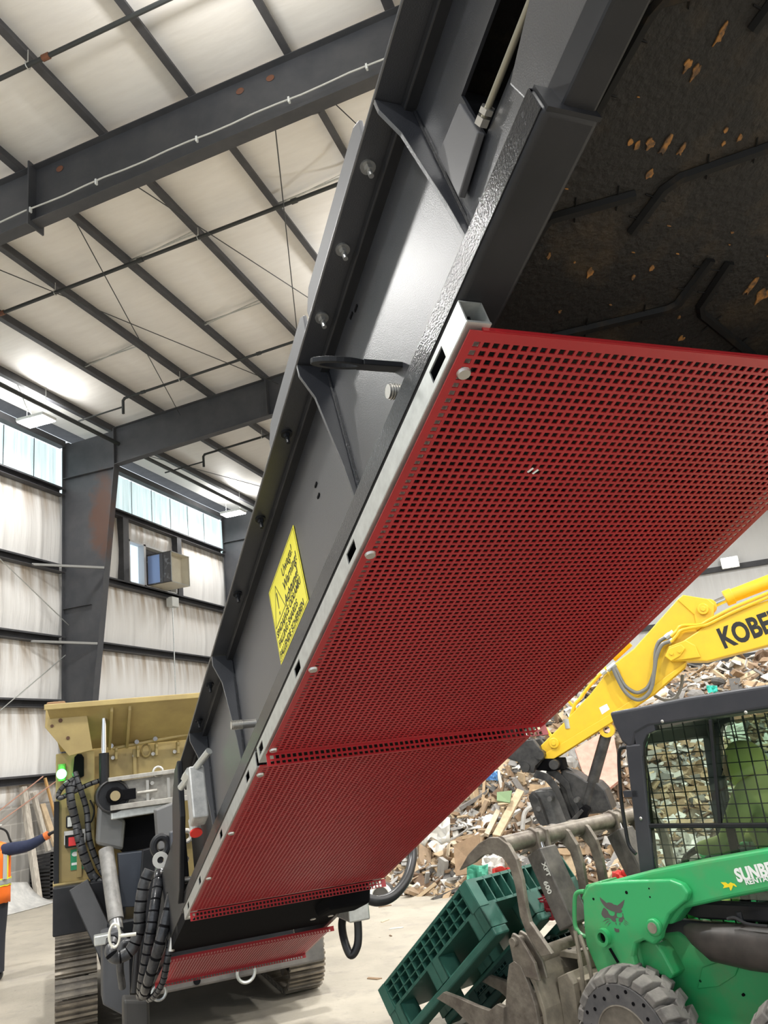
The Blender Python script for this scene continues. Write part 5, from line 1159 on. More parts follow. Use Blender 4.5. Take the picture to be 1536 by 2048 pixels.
# bucket, linkage, thumb
bk = mat('bucket_black', (.022, .022, .023), .42, .3, c2=(.10, .095, .09), scale=7, amt=.7)
buck = bpy.data.objects.new('bucket', None); put(buck, exv); buck['label'] = 'dark steel bucket with a thumb'
def bz(pts, y): return [(lambda p: (p.x, p.z))(e_y(900+a/4.042, 1400+b_/4.042, y)) for a, b_ in pts]
grey_bk = mat('bucket_worn', (.07, .07, .07), .4, .4, c2=(.20, .195, .19), scale=6, amt=.8)
hook = bz([(470, 470), (520, 400), (590, 330), (680, 315), (760, 420), (770, 470), (700, 530), (690, 590), (600, 580), (560, 500)], -.2)
for y in (-.28, .16): MB().ext(hook, y, y+.12).build('quick_hitch', bk, buck, smooth=0, bevel=.012)
for a, b_ in ((735, 440), (620, 540), (850, 520)): p = bz([(a, b_)], -.2)[0]; MB().cyl((p[0], -.31, p[1]), (p[0], .30, p[1]), .06, n=18).build('hitch_pin', bk, buck)
MB().ext(bz([(770, 470), (910, 470), (930, 560), (800, 575), (700, 560)], -.1), -.16, .16).build('hitch_link', K['dark'], buck, smooth=0, bevel=.01)
for k, pts in enumerate(([(690, 590), (790, 620), (860, 700), (905, 800), (975, 985)], [(775, 560), (870, 625), (940, 700), (965, 800), (1030, 930)], [(870, 555), (960, 615), (1040, 690), (1060, 790)])):
    P = bz(pts, -.25); b = MB()
    up_, lo_ = [(x+.02, z+.035) for x, z in P], [(x-.03, z-.045) for x, z in P]
    b.ext(up_+lo_[::-1], -.30+.17*k, -.265+.17*k); b.build('thumb_rib', bk, buck, smooth=0, bevel=.004)
front = bz([(650, 745), (690, 735), (870, 715), (935, 860), (985, 1010), (900, 1045), (790, 1010), (740, 960), (690, 850)], -.2)
MB().ext(front, -.20, .34).build('bucket_front', grey_bk, buck, smooth=0, bevel=.015)
MB().ext(bz([(640, 780), (670, 740), (720, 790), (800, 1010), (740, 1015), (690, 930)], -.3), -.36, -.22).build('side_cutter', bk, buck, smooth=0, bevel=.01)
shell_ = bz([(900, 560), (1000, 590), (1100, 655), (1190, 665), (1250, 725), (1315, 890), (1230, 915), (1080, 930), (990, 980), (930, 830), (880, 690)], -.1)
MB().ext(shell_, -.10, .42).build('bucket_shell', bk, buck, smooth=0, bevel=.02)
MB().ext(bz([(1050, 880), (1085, 850), (1130, 880), (1100, 960), (1010, 990)], -.25), -.30, -.10).build('side_plate', K['dark'], buck, smooth=0, bevel=.01)
for k in range(4): y = -.34+k*.21; MB().ext(bz([(955, 1000), (1010, 985), (1080, 900), (1060, 880), (980, 960)], y), y, y+.06).build('bucket_tooth', bk, buck, smooth=0, bevel=.006)
for a, b_ in ((715, 880), (1020, 810), (805, 800)): p = bz([(a, b_)], -.37)[0]; MB().cyl((p[0], -.38, p[1]), (p[0], -.2, p[1]), .03, n=14).build('bolt_head', grey_bk, buck)
b = MB(); b.cyl((-.17, -.05, 2.04), (-.58, -.05, 1.20), .07, n=20); b.build('thumb_cylinder', bk, exv); MB().cyl((-.58, -.05, 1.2), (-.64, -.05, 1.06), .045, n=14).build('thumb_rod', K['chrome'], exv)
# machine body beyond the frame
MB().box(4.1, 6.7, -1.25, 1.25, .95, 2.0).build('house', K['yellow'], exv, smooth=0, bevel=.06)
MB().box(4.0, 5.4, -1.2, -.35, 1.0, 2.75).build('cab', K['cab'], exv, smooth=0, bevel=.08)
for y in (-1.2, .75): MB().ext([(3.7, .35), (3.9, .0), (6.9, .0), (7.1, .35), (6.9, .75), (3.9, .75)], y, y+.5).build('crawler_track', K['track'], exv, smooth=0, bevel=.08)
MB().cyl((5.3, 0, .5), (5.3, 0, .98), .55, n=24).build('slew_ring', K['black_satin'], exv)
# ================================================================== debris pile
def toe(x): return 12.55 + .25*math.sin(x*1.3) + max(0, -3.6-x)*.55 + max(0, x-.5)*.06 + max(0, x-2.6)*.35
def ss(t): t = min(1, max(0, t)); return t*t*(3-2*t)
def heap(x, y):
    d = y-toe(x)
    if d < 0: return 0
    h = 2.9*ss(d/4.6)**.8 if d < 4.6 else 2.9+.10*min(3, d-4.6)
    edge = ss((x+8.2)/3.0)
    n = .34*mnoise.noise(V((x*.8, y*.8, 2)))+.20*mnoise.noise(V((x*2.1, y*2.1, 5)))+.09*mnoise.noise(V((x*5, y*5, 9)))
    return max(0, edge*(h+n*min(1, d/.8)))
vs, fs = [], []; X0, X1, Y0, Y1, ST = -8.2, 9.0, 12.0, 22.0, .12
nx, ny = int((X1-X0)/ST), int((Y1-Y0)/ST)
for i in range(nx+1):
    for j in range(ny+1):
        x, y = X0+i*ST, Y0+j*ST; vs.append((x, y, heap(x, y)-.02))
for i in range(nx):
    for j in range(ny): fs.append((i*(ny+1)+j, (i+1)*(ny+1)+j, (i+1)*(ny+1)+j+1, i*(ny+1)+j+1))
PB = MB().add(vs, fs); PMAT = [mat('debris_dirt', (.16, .125, .09), .9, c2=(.42, .36, .29), scale=7, amt=.9, lo=.45, hi=.62, bump=1.0, bscale=18)]; PIDX = [0]*len(PB.f)
rnd = random.Random(11)
PAL = {'wood': ((.46, .33, .20), (.56, .43, .28), (.36, .26, .17), (.62, .52, .38)), 'white': ((.78, .76, .71), (.70, .68, .63), (.82, .80, .77)), 'grey': ((.26, .25, .24), (.10, .095, .09), (.42, .41, .39)),
       'brown': ((.16, .10, .06), (.30, .20, .12)), 'red': ((.62, .05, .04),), 'green': ((.08, .38, .26),), 'blue': ((.12, .30, .62),), 'teal': ((.05, .55, .45),), 'pink': ((.66, .36, .29),)}
PM = {k: [mat('debris_%s_%s' % (k, 'abcd'[i]), c, .8, c2=tuple(v*.6 for v in c), scale=9, amt=.7) for i, c in enumerate(cs)] for k, cs in PAL.items()}
def pm(k): return rnd.choice(PM[k])
def nrm(x, y):
    e = .25; return V((heap(x-e, y)-heap(x+e, y), heap(x, y-e)-heap(x, y+e), 2*e)).normalized()
def axes_on(x, y, tilt=.45):
    n = (nrm(x, y)+V((rnd.uniform(-tilt, tilt), rnd.uniform(-tilt, tilt), rnd.uniform(-tilt, tilt)))).normalized()
    t = V((rnd.uniform(-1, 1), rnd.uniform(-1, 1), 0)).normalized(); t = (t-n*t.dot(n)).normalized(); return t, n.cross(t), n
# thousands of small scraps nobody could count, all in the mound's one mesh
for key, cnt, smin, smax in (('wood', 1500, .03, .16), ('white', 800, .03, .13), ('grey', 1200, .03, .15), ('brown', 1300, .03, .15), ('wood', 2600, .015, .07), ('white', 1700, .015, .06), ('grey', 2200, .015, .07), ('brown', 2600, .015, .07)):
    for m in PM[key][:3]:
        PMAT.append(m); n0 = len(PB.f)
        for _ in range(cnt//2):
            x = rnd.uniform(-6.6, 6.5); y = toe(x)+rnd.uniform(-.25, 5.2)
            t, u, n = axes_on(x, y, .8); s = rnd.uniform(smin, smax)
            PB.obox(V((x, y, heap(x, y)+s*.15)), t, u, n, s*rnd.uniform(.6, 2.2), s*rnd.uniform(.15, .7), s*rnd.uniform(.04, .25))
        PIDX += [len(PMAT)-1]*(len(PB.f)-n0)
pile = PB.build('debris_mound', PMAT[0], smooth=0, rec=False)
for m in PMAT[1:]: pile.data.materials.append(m)
pile.data.polygons.foreach_set('material_index', PIDX)
tag(pile, 'heap of mixed grey-brown demolition debris behind the excavator bucket', 'debris', kind='stuff')
def crumple(sx, sy, k=6, amp=.3):
    vs, fs = [], []; sd = rnd.uniform(0, 99)
    for i in range(k+1):
        for j in range(k+1):
            x, y = (i/k-.5)*sx, (j/k-.5)*sy; z = amp*min(sx, sy)*(mnoise.noise(V((x*5/sx+sd, y*5/sy, sd)))+.5*mnoise.noise(V((x*11/sx, y*11/sy, sd))))
            vs.append((x+z*.2, y, z))
    for i in range(k):
        for j in range(k): fs.append((i*(k+1)+j, (i+1)*(k+1)+j, (i+1)*(k+1)+j+1, i*(k+1)+j+1))
    return MB().add(vs, fs)
def spot(lo=-.1, hi=4.6):
    x = rnd.uniform(-5.6, 6.2); y = toe(x)+rnd.uniform(lo, hi); return x, y
def place(x, y, lift, tilt=.45):
    t, u, n = axes_on(x, y, tilt); return frame(V((x, y, heap(x, y)+lift)), t, u, n)
for k in range(130):
    x, y = spot(); L = rnd.uniform(.35, 1.25); wd = rnd.uniform(.05, .14); th = rnd.uniform(.02, .045); b = MB()
    b.ext([(-L/2, -wd/2), (L/2-.05*rnd.random(), -wd/2), (L/2, wd*rnd.uniform(-.3, .4)), (L/2-.08, wd/2), (-L/2+.06*rnd.random(), wd/2)], -th/2, th/2, 'z')
    tag(b.build('wooden_board', pm('wood' if rnd.random() < .8 else 'brown'), F=place(x, y, .02, .5), smooth=0), 'broken wooden board lying among the debris on the pile', 'board', 'broken boards on the debris pile')
for k in range(90):
    x, y = spot(); sx, sy = rnd.uniform(.2, .7), rnd.uniform(.15, .5); th = .018; b = MB()
    b.ext([(-sx/2, -sy/2), (sx*.3, -sy/2*rnd.uniform(.7, 1.1)), (sx/2, sy*.1), (sx*.35, sy/2), (-sx*.4, sy/2*rnd.uniform(.6, 1))], -th/2, th/2, 'z')
    tag(b.build('panel_scrap', pm(rnd.choice(('white', 'white', 'grey', 'wood'))), F=place(x, y, .02, .5), smooth=0), 'broken flat scrap of wall panel on the debris pile', 'panel scrap', 'panel scraps on the debris pile')
for k in range(60):
    x, y = spot(); b = crumple(rnd.uniform(.2, .6), rnd.uniform(.2, .5), 6, rnd.uniform(.3, .6))
    tag(b.build('crumpled_sheet', pm(rnd.choice(('white', 'grey', 'brown', 'wood', 'white'))), F=place(x, y, .06, .5), smooth=0, solid=.004, rec=False), 'crumpled sheet of plastic or paper caught in the debris pile', 'crumpled sheet', 'crumpled sheets on the debris pile')
for k in range(45):
    x, y = spot(); r = rnd.uniform(.06, .2); b = MB(); b.ball((0, 0, 0), r, r*rnd.uniform(.5, .9), r*rnd.uniform(.4, .8), 7, 5)
    b.v = [tuple(V(p)*(1+.25*mnoise.noise(V(p)*9+V((k, 0, 0))))) for p in b.v]
    tag(b.build('concrete_lump', pm('grey'), F=place(x, y, .02, .9), smooth=0), 'rough grey lump of concrete in the debris pile', 'concrete lump', 'concrete lumps in the debris pile')
# pieces that stand out
def pc(px, py, y): return at_y(px, py, y)
def slab_px(name, lab, cat, pts, m, th=.03):
    """a flat piece: corners on the slope, given as (photo point, depth)"""
    P = [pc(*q) for q in pts]; n = (P[1]-P[0]).cross(P[2]-P[0]).normalized(); k = len(P)
    vs = [p-n*th/2 for p in P]+[p+n*th/2 for p in P]
    b = MB().add(vs, [tuple(range(k)), tuple(range(2*k-1, k-1, -1))]+[(i, k+i, k+(i+1) % k, (i+1) % k) for i in range(k)])
    return tag(b.build(name, m, smooth=0), lab, cat)
slab_px('timber_plank', 'long grey-brown timber plank leaning up the debris beside the dark bucket', 'plank', ((985, 1672, 12.9), (1000, 1675, 12.9), (1048, 1585, 13.9), (1034, 1580, 13.9)), PM['wood'][1], .06)
slab_px('timber_plank', 'shorter pale timber plank leaning next to the long plank', 'plank', ((968, 1668, 12.9), (977, 1672, 12.9), (1000, 1625, 13.5), (992, 1620, 13.5)), PM['wood'][3], .05)
slab_px('plywood_board', 'square brown plywood board standing behind the grapple tine', 'board', ((908, 1690, 12.75), (958, 1668, 12.75), (965, 1745, 12.5), (912, 1752, 12.5)), PM['brown'][1], .03)
slab_px('insulation_sheet', 'large pinkish insulation sheet on the debris behind the thumb cylinder', 'insulation sheet', ((1150, 1500, 14.2), (1225, 1455, 14.6), (1242, 1560, 13.8), (1205, 1590, 13.5), (1165, 1545, 13.9)), PM['pink'][0], .06)
slab_px('wall_panel', 'white wall panel slab lying above the yellow bucket linkage hoses', 'panel', ((1185, 1410, 14.9), (1300, 1385, 15.0), (1310, 1400, 14.6), (1200, 1432, 14.6)), PM['white'][0], .05)
slab_px('green_board', 'dull green board scrap halfway up the debris', 'board', ((994, 1585, 13.6), (1024, 1582, 13.6), (1020, 1606, 13.4), (994, 1602, 13.4)), mat('dull_green', (.16, .24, .12), .8), .02)
for lab, px, py, y, m, s in (('green and white torn packing bag at the foot of the debris', 955, 1748, 12.35, 'green', .26), ('red and white torn packet at the foot of the debris', 1003, 1752, 12.35, 'red', .22), ('blue plastic scrap on the debris beside the red mesh edge', 984, 1552, 13.9, 'blue', .16),
                             ('small teal plastic scrap lying on the pile top', 1425, 1378, 15.4, 'teal', .14), ('red and white packet caught between grapple and green arm', 1248, 1758, 12.3, 'red', .24), ('crumpled white plastic bag beside the red packet', 985, 1730, 12.6, 'white', .3), ('white crumpled film near the conveyor edge', 870, 1660, 12.9, 'white', .4)):
    p = pc(px, py, y); b = crumple(s*1.2, s, 7, .5)
    tag(b.build('torn_bag', PM[m][0], F=frame(p, V((1, 0, 0)), V((0, .5, .86)), V((0, -.86, .5))), smooth=40, solid=.006, rec=False), lab, 'torn bag')
for px, py in ((950, 1745), (962, 1752)):
    pass
p = pc(762, 1792, 12.7); t = thing('pipe_collar', 'white-rimmed round pipe collar lying at the foot of the debris', 'pipe collar')
MB().torus(p+V((0, -.02, 0)), (.15, -1, .15), .155, .03, 28, 8).build('rim', K['white'], t); MB().cyl(p+V((0, .0, 0)), p+V((0, .25, .02)), .14, n=24).build('sleeve', PM['grey'][1], t)
for lab, a, b_, c in (('thin looped wire sticking out of the debris', (915, 1640, 13.0), (935, 1655, 12.9), (918, 1670, 12.9)), ('grey bent hose standing up beside the dark bucket', (1045, 1660, 12.8), (1050, 1625, 12.9), (1070, 1610, 13.0))):
    tag(MB().tube([pc(*a), pc(*b_), pc(*c)], .012 if 'wire' in lab else .035, 7, 8).build('wire' if 'wire' in lab else 'hose', PM['grey'][2]), lab, 'wire' if 'wire' in lab else 'hose')
# scraps of litter on the open floor
for k in range(26):
    x, y = rnd.uniform(-5.5, 1.5), rnd.uniform(7.5, 12.3); s = rnd.uniform(.03, .10)
    b = MB(); b.ext([(-s, -s*.3), (s, -s*.2), (s*.8, s*.3), (-s*.7, s*.25)], 0, .008, 'z')
    tag(b.build('wood_chip', pm(rnd.choice(('wood', 'white', 'brown'))), F=Matrix.Translation((x, y, .001)) @ Matrix.Rotation(rnd.uniform(0, 6), 4, 'Z'), smooth=0), 'small loose chip lying on the dusty floor before the pile', 'chip', 'loose chips on the floor')
# ================================================================== people
def body(name, joints, bones, m, parent, levels=2):
    me = bpy.data.meshes.new(name); idx = {k: i for i, k in enumerate(joints)}
    me.from_pydata([v[0] for v in joints.values()], [(idx[a], idx[b]) for a, b in bones], []); me.update()
    o = bpy.data.objects.new(name, me); me.materials.append(m); put(o, parent)
    sk_ = o.modifiers.new('skin', 'SKIN'); o.modifiers.new('sub', 'SUBSURF').levels = levels; o.modifiers['sub'].render_levels = levels
    if not me.skin_vertices: 
        try: me.attributes.new('skin', 'FLOAT', 'POINT')
        except Exception: pass
    if me.skin_vertices:
        for i, (p, r) in enumerate(joints.values()):
            d = me.skin_vertices[0].data[i]; d.radius = r if isinstance(r, tuple) else (r, r); d.use_root = (i == 0)
    me.polygons.foreach_set('use_smooth', [True]*len(me.polygons)); sk_.use_smooth_shade = True
    return o
skin = mat('skin_tone', (.42, .25, .17), .55)
navy = mat('navy_sleeve', (.012, .018, .05), .85, c2=(.022, .03, .07), scale=14, amt=.8)
orange = mat('orange_vest', (1.0, .20, .02), .7)
silver = mat('reflective_grey', (.42, .43, .42), .4); yellowt = mat('yellow_trim', (.85, .85, .06), .6)
glove_o = mat('glove_orange', (.65, .16, .04), .8); dark_tr = mat('dark_trousers', (.03, .032, .04), .9); hat = mat('white_hard_hat', (.8, .8, .78), .35)
def hand(prefix, wrist, d, palm_n, m, parent, curl=.5, s=1.0):
    """palm and five separate bent fingers; d points along the hand, palm_n out of the palm"""
    d = V(d).normalized(); n = V(palm_n); n = (n-d*n.dot(d)).normalized(); sd = d.cross(n); w0 = V(wrist)
    b = MB(); rings = []
    for t, hw, ht in ((0, .026, .02), (.03, .036, .019), (.065, .041, .016), (.092, .038, .012)):
        c = w0+d*t*s; rings.append([c+sd*(hw*s*math.cos(2*PI*k/14))+n*(ht*s*math.sin(2*PI*k/14)) for k in range(14)])
    h = b.loft(rings).build(prefix, m, parent, smooth=70)
    for k, (off, L) in enumerate(((.029, .068), (.010, .078), (-.010, .072), (-.028, .056))):
        p = w0+d*.085*s+sd*off*s; pts = [p]; dirv = d.copy()
        for j in range(3):
            ang = curl*(.5+.35*j); dirv = (d*math.cos(ang)+n*math.sin(ang)).normalized(); pts.append(pts[-1]+dirv*L*s*(.42, .33, .25)[j])
        MB().tube(pts, [.0095*s, .009*s, .0085*s, .0075*s], 9, 4).build('finger', m, h)
    p = w0+d*.03*s+sd*.03*s; q = p+(d*.5+sd*.75+n*.2).normalized()*.036*s; r = q+(d*.9+sd*.2+n*.35).normalized()*.03*s
    MB().tube([p, q, r], [.012*s, .010*s, .009*s], 9, 4).build('thumb', m, h)
    return h
def head(c, fwd, parent, R=.098, hair=None, hood=None):
    f = V(fwd).normalized(); r = f.cross(ZUP).normalized(); c = V(c); L = frame(c, r, f, ZUP)
    b = MB(); b.ball((0, 0, 0), .077, .098, .118, 22, 15)
    vs = []
    for p in b.v:
        x, y, z = p
        if z < -.02: x *= 1-.28*min(1, (-z-.02)/.1); y *= 1-.12*min(1, (-z-.02)/.1)
        vs.append(L @ V((x, y, z)))
    b.v = [tuple(v) for v in vs]
    h = b.build('head', skin, parent, smooth=80)
    def at(x, y, z): return L @ V((x, y, z))
    MB().loft([[at(.004*a, .094, .018) for a in (-1, 1, 1, -1)], [at(.017*a, .093+.024*(1 if i < 2 else .6), -.026) for i, a in enumerate((-1, 1, 1, -1))]]).build('nose', skin, h, smooth=80)
    MB().ball(at(0, .088, -.058), .022, .008, .006).build('mouth', mat('lips', (.36, .15, .12), .5) if 'lips' not in bpy.data.materials else bpy.data.materials['lips'], h)
    for s in (-1, 1):
        MB().ball(at(s*.031, .084, .006), .013, .010, .008).build('eye', K['dark'], h); MB().ball(at(s*.078, -.005, -.005), .010, .022, .032).build('ear', skin, h)
    return h, at
# ---- worker at the crusher, seen from behind, right arm stretched to the machine
pd = at_z(-45, 1850, .9); d0 = V((pd.x, pd.y, 0)).normalized()*0
WP = V((-8.19, 8.73, 0)); wy = V((-.69, .73, 0)).normalized(); wx = V((wy.y, -wy.x, 0))
F_W = frame(WP, wx, wy, ZUP)
wk = thing('person', 'person in an orange high-visibility vest reaching an arm toward the crusher', 'person', F_W)
iv = F_W.inverted(); hp = iv @ EYE.lerp(EYE, 0) 
def wloc(px, py, dd): return iv @ (EYE+ray(px, py)*dd)
sh_, el_, wr_ = wloc(14, 1697, 10.15), wloc(58, 1692, 10.15), wloc(94, 1671, 10.2)
J = {'pelvis': ((0, 0, .95), (.15, .11)), 'waist': ((0, 0, 1.10), (.145, .10)), 'chest': ((0, .01, 1.32), (.17, .115)), 'neckb': ((0, .01, 1.50), (.075, .065)), 'neck': ((0, .015, 1.57), (.055, .055)), 'skull': ((0, .03, 1.64), (.05, .05)),
     'shR': (tuple(sh_-V((.06, 0, .01))), .095), 'elR': (tuple(el_), .075), 'wrR': (tuple(wr_), .052), 'shL': ((-.20, 0, 1.45), .07), 'elL': ((-.27, .03, 1.16), .05), 'wrL': ((-.24, .16, .95), .034),
     'hiR': ((.08, 0, .88), .09), 'knR': ((.085, .03, .49), .06), 'anR': ((.085, -.02, .09), .045), 'toR': ((.09, .15, .05), .035), 'hiL': ((-.08, 0, .88), .09), 'knL': ((-.085, .03, .49), .06), 'anL': ((-.085, -.02, .09), .045), 'toL': ((-.09, .15, .05), .035)}
B = [('pelvis', 'waist'), ('waist', 'chest'), ('chest', 'neckb'), ('neckb', 'neck'), ('neck', 'skull'), ('chest', 'shR'), ('shR', 'elR'), ('elR', 'wrR'), ('chest', 'shL'), ('shL', 'elL'), ('elL', 'wrL'), ('pelvis', 'hiR'), ('hiR', 'knR'), ('knR', 'anR'), ('anR', 'toR'), ('pelvis', 'hiL'), ('hiL', 'knL'), ('knL', 'anL'), ('anL', 'toL')]
body('body', J, B, navy, wk)
h, at = head((-.05, .04, 1.71), (-.25, 1, -.05), wk)
hh = MB(); hh.ball((-.05, .03, 1.755), .112, .130, .095, 22, 12); hh.ring((-.05, .05, 1.755), (0, 0, 1), .09, .145, .008, 28); hh.build('hard_hat', hat, wk, smooth=60)
def vest(z0, z1, rx0, rx1, ry, name, m, par, n=28, grow=0.0):
    rings = []
    for j in range(7):
        t = j/6; z = z0+(z1-z0)*t; rx = rx0+(rx1-rx0)*t+grow; rings.append([V((rx*math.cos(2*PI*k/n), .01+(ry+grow)*math.sin(2*PI*k/n), z+.012*math.sin(3*k)*(1-t))) for k in range(n)])
    return MB().loft(rings, False).build(name, m, par, smooth=60, solid=.006)
ve = vest(.86, 1.46, .205, .20, .165, 'safety_vest', orange, wk)
b = MB(); rings = [[V((rx*math.cos(2*PI*k/28), .01+ry*math.sin(2*PI*k/28), z)) for k in range(28)] for z, rx, ry in ((1.46, .20, .165), (1.53, .15, .12), (1.56, .085, .085))]
b.loft(rings, False).build('vest_yoke', orange, ve, smooth=60, solid=.006)
for z0, z1, m, nm in ((1.065, 1.125, silver, 'reflective_band'), (1.125, 1.14, yellowt, 'band_trim'), (1.05, 1.065, yellowt, 'band_trim')): vest(z0, z1, .2045, .2035, .165, nm, m, ve, grow=.006)
for s in (-1, 1):
    b = MB(); pts = [V((s*(.10+.0*k), -.155+.0*k, 1.14+.06*k)) for k in range(6)]
    b.bar((s*.135, -.148, 1.13), (s*.135, -.13, 1.47), .045, .008, up=(0, 1, 0)); b.build('reflective_strap', silver, ve, smooth=0)
    b = MB(); b.bar((s*.165, -.135, 1.13), (s*.165, -.118, 1.47), .014, .008, up=(0, 1, 0)); b.build('strap_trim', yellowt, ve, smooth=0)
dv = (wr_-el_).normalized(); hand('hand', wr_+dv*.01, dv, (0, 0, -1), mat('dark_glove', (.02, .02, .024), .8), wk, .35, 1.05)
b = MB(); b.cyl(wr_-dv*.03, wr_+dv*.02, .05, n=16); b.build('glove_cuff', glove_o, wk)
hand('hand', V(J['wrL'][0]), (.1, .4, -.6), (1, 0, 0), bpy.data.materials['dark_glove'], wk, .5)
leg = MB()
for s in (-1, 1):
    rings = []
    for z, cx, cy, r in ((.90, .08, 0, .105), (.70, .085, .015, .09), (.49, .085, .03, .075), (.28, .085, .01, .07), (.10, .085, -.02, .068)):
        rings.append([V((s*cx+r*math.cos(2*PI*k/18), cy+r*math.sin(2*PI*k/18), z)) for k in range(18)])
    MB().loft(rings).build('trouser_leg', dark_tr, wk, smooth=60)
    MB().ball((s*.09, .07, .055), .055, .145, .055).build('boot', K['black_satin'], wk)
# ---- operator inside the loader cab
F_O = F_SK @ Matrix.Translation((-.76, 0, -.04)) @ Matrix.Rotation(R_(-90), 4, 'Z')     # y ahead, x to its right
op = thing('person', 'person in a lime green hooded jacket seated inside the loader cab', 'person', F_O)
J = {'pelvis': ((0, 0, 1.22), (.17, .14)), 'waist': ((0, .01, 1.36), (.17, .14)), 'chest': ((0, .05, 1.60), (.20, .15)), 'neckb': ((0, .10, 1.74), (.10, .09)), 'skull': ((0, .16, 1.80), (.06, .06)),
     'shR': ((.22, .07, 1.66), .085), 'elR': ((.30, .20, 1.40), .065), 'wrR': ((.26, .44, 1.36), .04), 'shL': ((-.22, .07, 1.66), .085), 'elL': ((-.30, .20, 1.40), .065), 'wrL': ((-.26, .44, 1.36), .04),
     'hiR': ((.11, .05, 1.20), .10), 'knR': ((.13, .45, 1.22), .075), 'anR': ((.13, .50, .99), .045), 'toR': ((.13, .60, .97), .035), 'hiL': ((-.11, .05, 1.20), .10), 'knL': ((-.13, .45, 1.22), .075), 'anL': ((-.13, .50, .99), .045), 'toL': ((-.13, .60, .97), .035)}
B2 = [(a, b) for a, b in B if a != 'neck' and b != 'neck'] + [('neckb', 'skull')]
body('body', J, B2, K['lime'], op)
h, at = head((0, .20, 1.82), (0, 1, -.25), op)
b = MB(); b.ball((0, .15, 1.82), .125, .145, .15, 20, 12); 
b2 = MB(); keep = {i for i, p in enumerate(b.v) if p[1] < .225}
b2.add(b.v, [f for f in b.f if all(i in keep for i in f)]); b2.build('hood', K['lime'], op, smooth=70, solid=.008)
for s in (-1, 1):
    w_ = V((s*.26, .44, 1.36)); hand('hand', w_, (0, .8, -.4), (0, -.3, -1), bpy.data.materials['dark_glove'], op, .9)
    rings = [[V((s*x+r*math.cos(2*PI*k/16), y, z+r*math.sin(2*PI*k/16))) for k in range(16)] for x, y, z, r in ((.11, .0, 1.20, .115), (.12, .25, 1.22, .10), (.13, .46, 1.22, .085))]
    MB().loft(rings).build('trouser_leg', dark_tr, op, smooth=60)
# ================================================================== things along the block plinth
pl = mat('weathered_plank', (.56, .52, .45), .85, c2=(.30, .26, .22), scale=5, amt=.9, stretch=(6, 6, .8))
def lean(name, lab, cat, p, q, wd, th, m, xtop=XW+.06, xbot=XW+.55):
    a, b_ = at_x(*p, xtop), at_x(*q, xbot); b_.z = max(b_.z, .005)
    d = (a-b_).normalized(); s = V((0, 1, 0)); s = (s-d*s.dot(d)).normalized(); n = d.cross(s)
    if b_.z < .1: b_ = b_ - d*((b_.z-.03)/max(d.z, .2))
    b = MB(); b.obox((a+b_)/2, d, s, n, (a-b_).length/2, wd/2, th/2); return tag(b.build(name, m, smooth=0, bevel=.006), lab, cat)
lean('timber_plank', 'widest weathered pale timber leaning on the block plinth, nearest the vest', 'timber', (46, 1574), (77, 1799), .13, .10, pl)
lean('timber_plank', 'narrower weathered pale timber leaning on the crate stack beside the widest one', 'timber', (66, 1585), (97, 1702), .10, .08, pl, xbot=XW+.3)
lean('timber_plank', 'short brownish timber leaning next to the crusher panel', 'timber', (84, 1608), (112, 1692), .15, .06, PM['wood'][1], xbot=XW+.4)
lean('wooden_pole', 'orange-brown wooden pole leaning behind the short timber', 'pole', (90, 1556), (112, 1640), .05, .05, mat('handle_wood', (.55, .33, .13), .6), xtop=XW+.12, xbot=XW+.2)
cop = mat('copper_rod', (.40, .22, .16), .55)
for lab, p, q in (('upper thin reddish rod slanting across the block plinth', (-40, 1652), (86, 1553)), ('lower thin reddish rod slanting across the timbers', (-40, 1672), (120, 1557))):
    tag(MB().cyl(at_x(*p, XW+.30), at_x(*q, XW+.14), .014, n=8).build('steel_rod', cop), lab, 'rod')
# curved plastic plough sheet on the floor
gm = mat('scuffed_grey_sheet', (.42, .42, .41), .55, c2=(.62, .61, .58), scale=6, amt=.9)
b = MB(); vs, fs = [], []
for i in range(13):
    for j in range(9):
        t, u_ = i/12, j/8; y = 12.95+u_*1.4; r = .55
        vs.append((XW+.28+.62*t+.12*math.sin(u_*2), y+.25*t, .012+.62*(1-t)**2.6*(1-.35*u_)))
for i in range(12):
    for j in range(8): fs.append((i*9+j, (i+1)*9+j, (i+1)*9+j+1, i*9+j+1))
tag(b.add(vs, fs).build('curved_sheet', gm, smooth=60, solid=.012), 'scuffed grey curved sheet standing on the floor behind the orange vest', 'curved sheet')
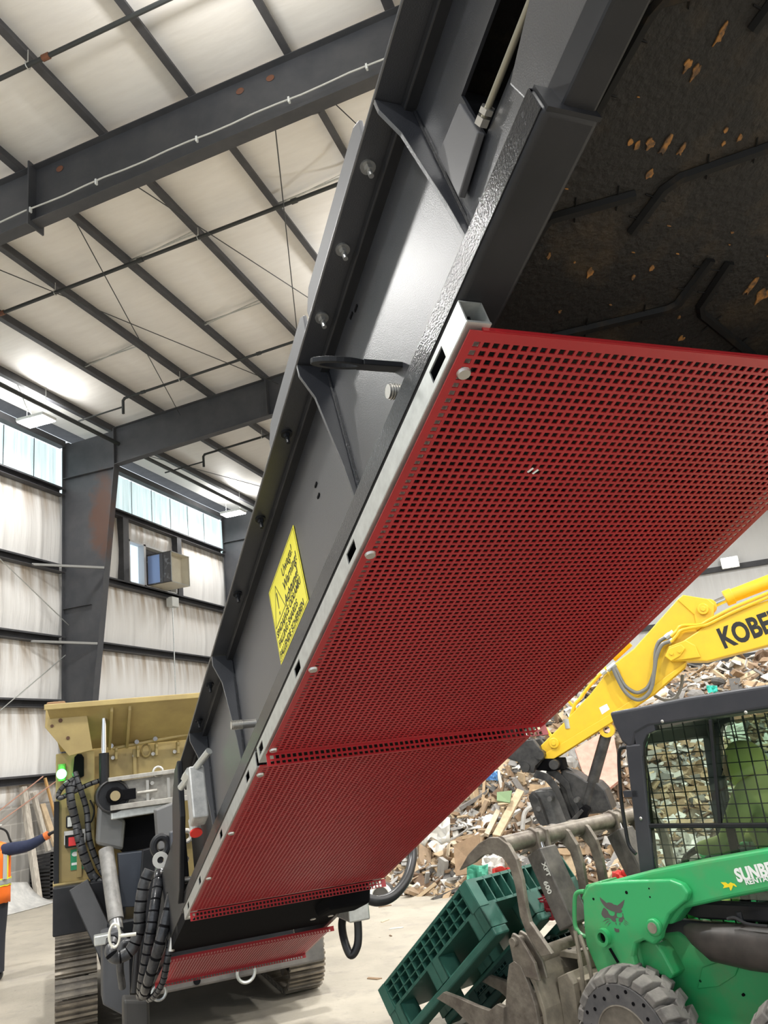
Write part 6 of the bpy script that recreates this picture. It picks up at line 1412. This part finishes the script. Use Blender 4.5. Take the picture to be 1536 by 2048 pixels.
# stack of black crates
cr_m = mat('black_crate', (.03, .03, .032), .6)
for k, lab in enumerate(('lowest black slatted crate under the leaning timbers', 'middle black slatted crate of the stack by the plinth', 'topmost black slatted crate of the stack by the plinth')):
    z = .002+.283*k; y0, y1, x0, x1 = 14.86, 15.5, XW+.02, XW+.56
    t = thing('slatted_crate', lab, 'crate'); MB().box(x0+.02, x1-.02, y0+.02, y1-.02, z, z+.02).build('base', cr_m, t, smooth=0)
    b = MB()
    for dz in (.03, .10, .17, .24): b.box(x1-.02, x1, y0, y1, z+dz, z+dz+.035); b.box(x0, x0+.02, y0, y1, z+dz, z+dz+.035); b.box(x0, x1, y0, y0+.02, z+dz, z+dz+.035); b.box(x0, x1, y1-.02, y1, z+dz, z+dz+.035)
    b.build('slat', cr_m, t, smooth=0)
    for px_, py_ in ((x0, y0), (x1-.04, y0), (x0, y1-.04), (x1-.04, y1-.04)): MB().box(px_, px_+.04, py_, py_+.04, z, z+.28).build('post', cr_m, t, smooth=0)
tag(MB().tube([at_x(-5, 1655, XW+.3), at_x(12, 1662, XW+.3), at_x(20, 1680, XW+.3), at_x(30, 1700, XW+.3)], .02, 8, 6).build('hose', K['rubber_hose']), 'black hose hung in a loop on the block plinth', 'hose')
# second pallet and red crate deeper in the grapple
pallet('plastic_pallet', V((1.74, .45, .28)), e1p, (0, -1, 0), .62, .17, .9, mat('dark_pallet_plastic', (.012, .05, .042), .55), 'darker green pallet jammed below the first one in the grapple bucket')
t = thing('plastic_crate', 'dark red plastic crate scrap wedged behind the near grapple tine', 'crate', F_SK)
p0 = s_l(1088, 1815, .25); rm = mat('maroon_plastic', (.20, .012, .02), .5)
b = MB(); b.box(p0.x-.11, p0.x+.11, .10, .30, p0.z-.07, p0.z-.05); b.box(p0.x-.11, p0.x+.11, .10, .12, p0.z-.07, p0.z+.07); b.build('shell', rm, t, smooth=0)
b = MB()
for k in range(5): x = p0.x-.11+.055*k; b.box(x-.006, x+.006, .12, .30, p0.z-.05, p0.z+.07)
for z in (p0.z, p0.z+.05): b.box(p0.x-.11, p0.x+.11, .29, .30, z-.006, z+.006)
b.build('rib', rm, t, smooth=0)
# lettering becomes plain mesh
bpy.context.view_layer.update()
dg = bpy.context.evaluated_depsgraph_get()
for o in [o for o in sc.objects if o.type == 'FONT']:
    me = bpy.data.meshes.new_from_object(o.evaluated_get(dg), depsgraph=dg)
    n = bpy.data.objects.new(o.name+'_', me); COL.objects.link(n); n.parent = o.parent; n.matrix_basis = o.matrix_basis.copy()
    if not me.materials: me.materials.append(o.data.materials[0])
    nm = o.name; bpy.data.objects.remove(o); n.name = nm
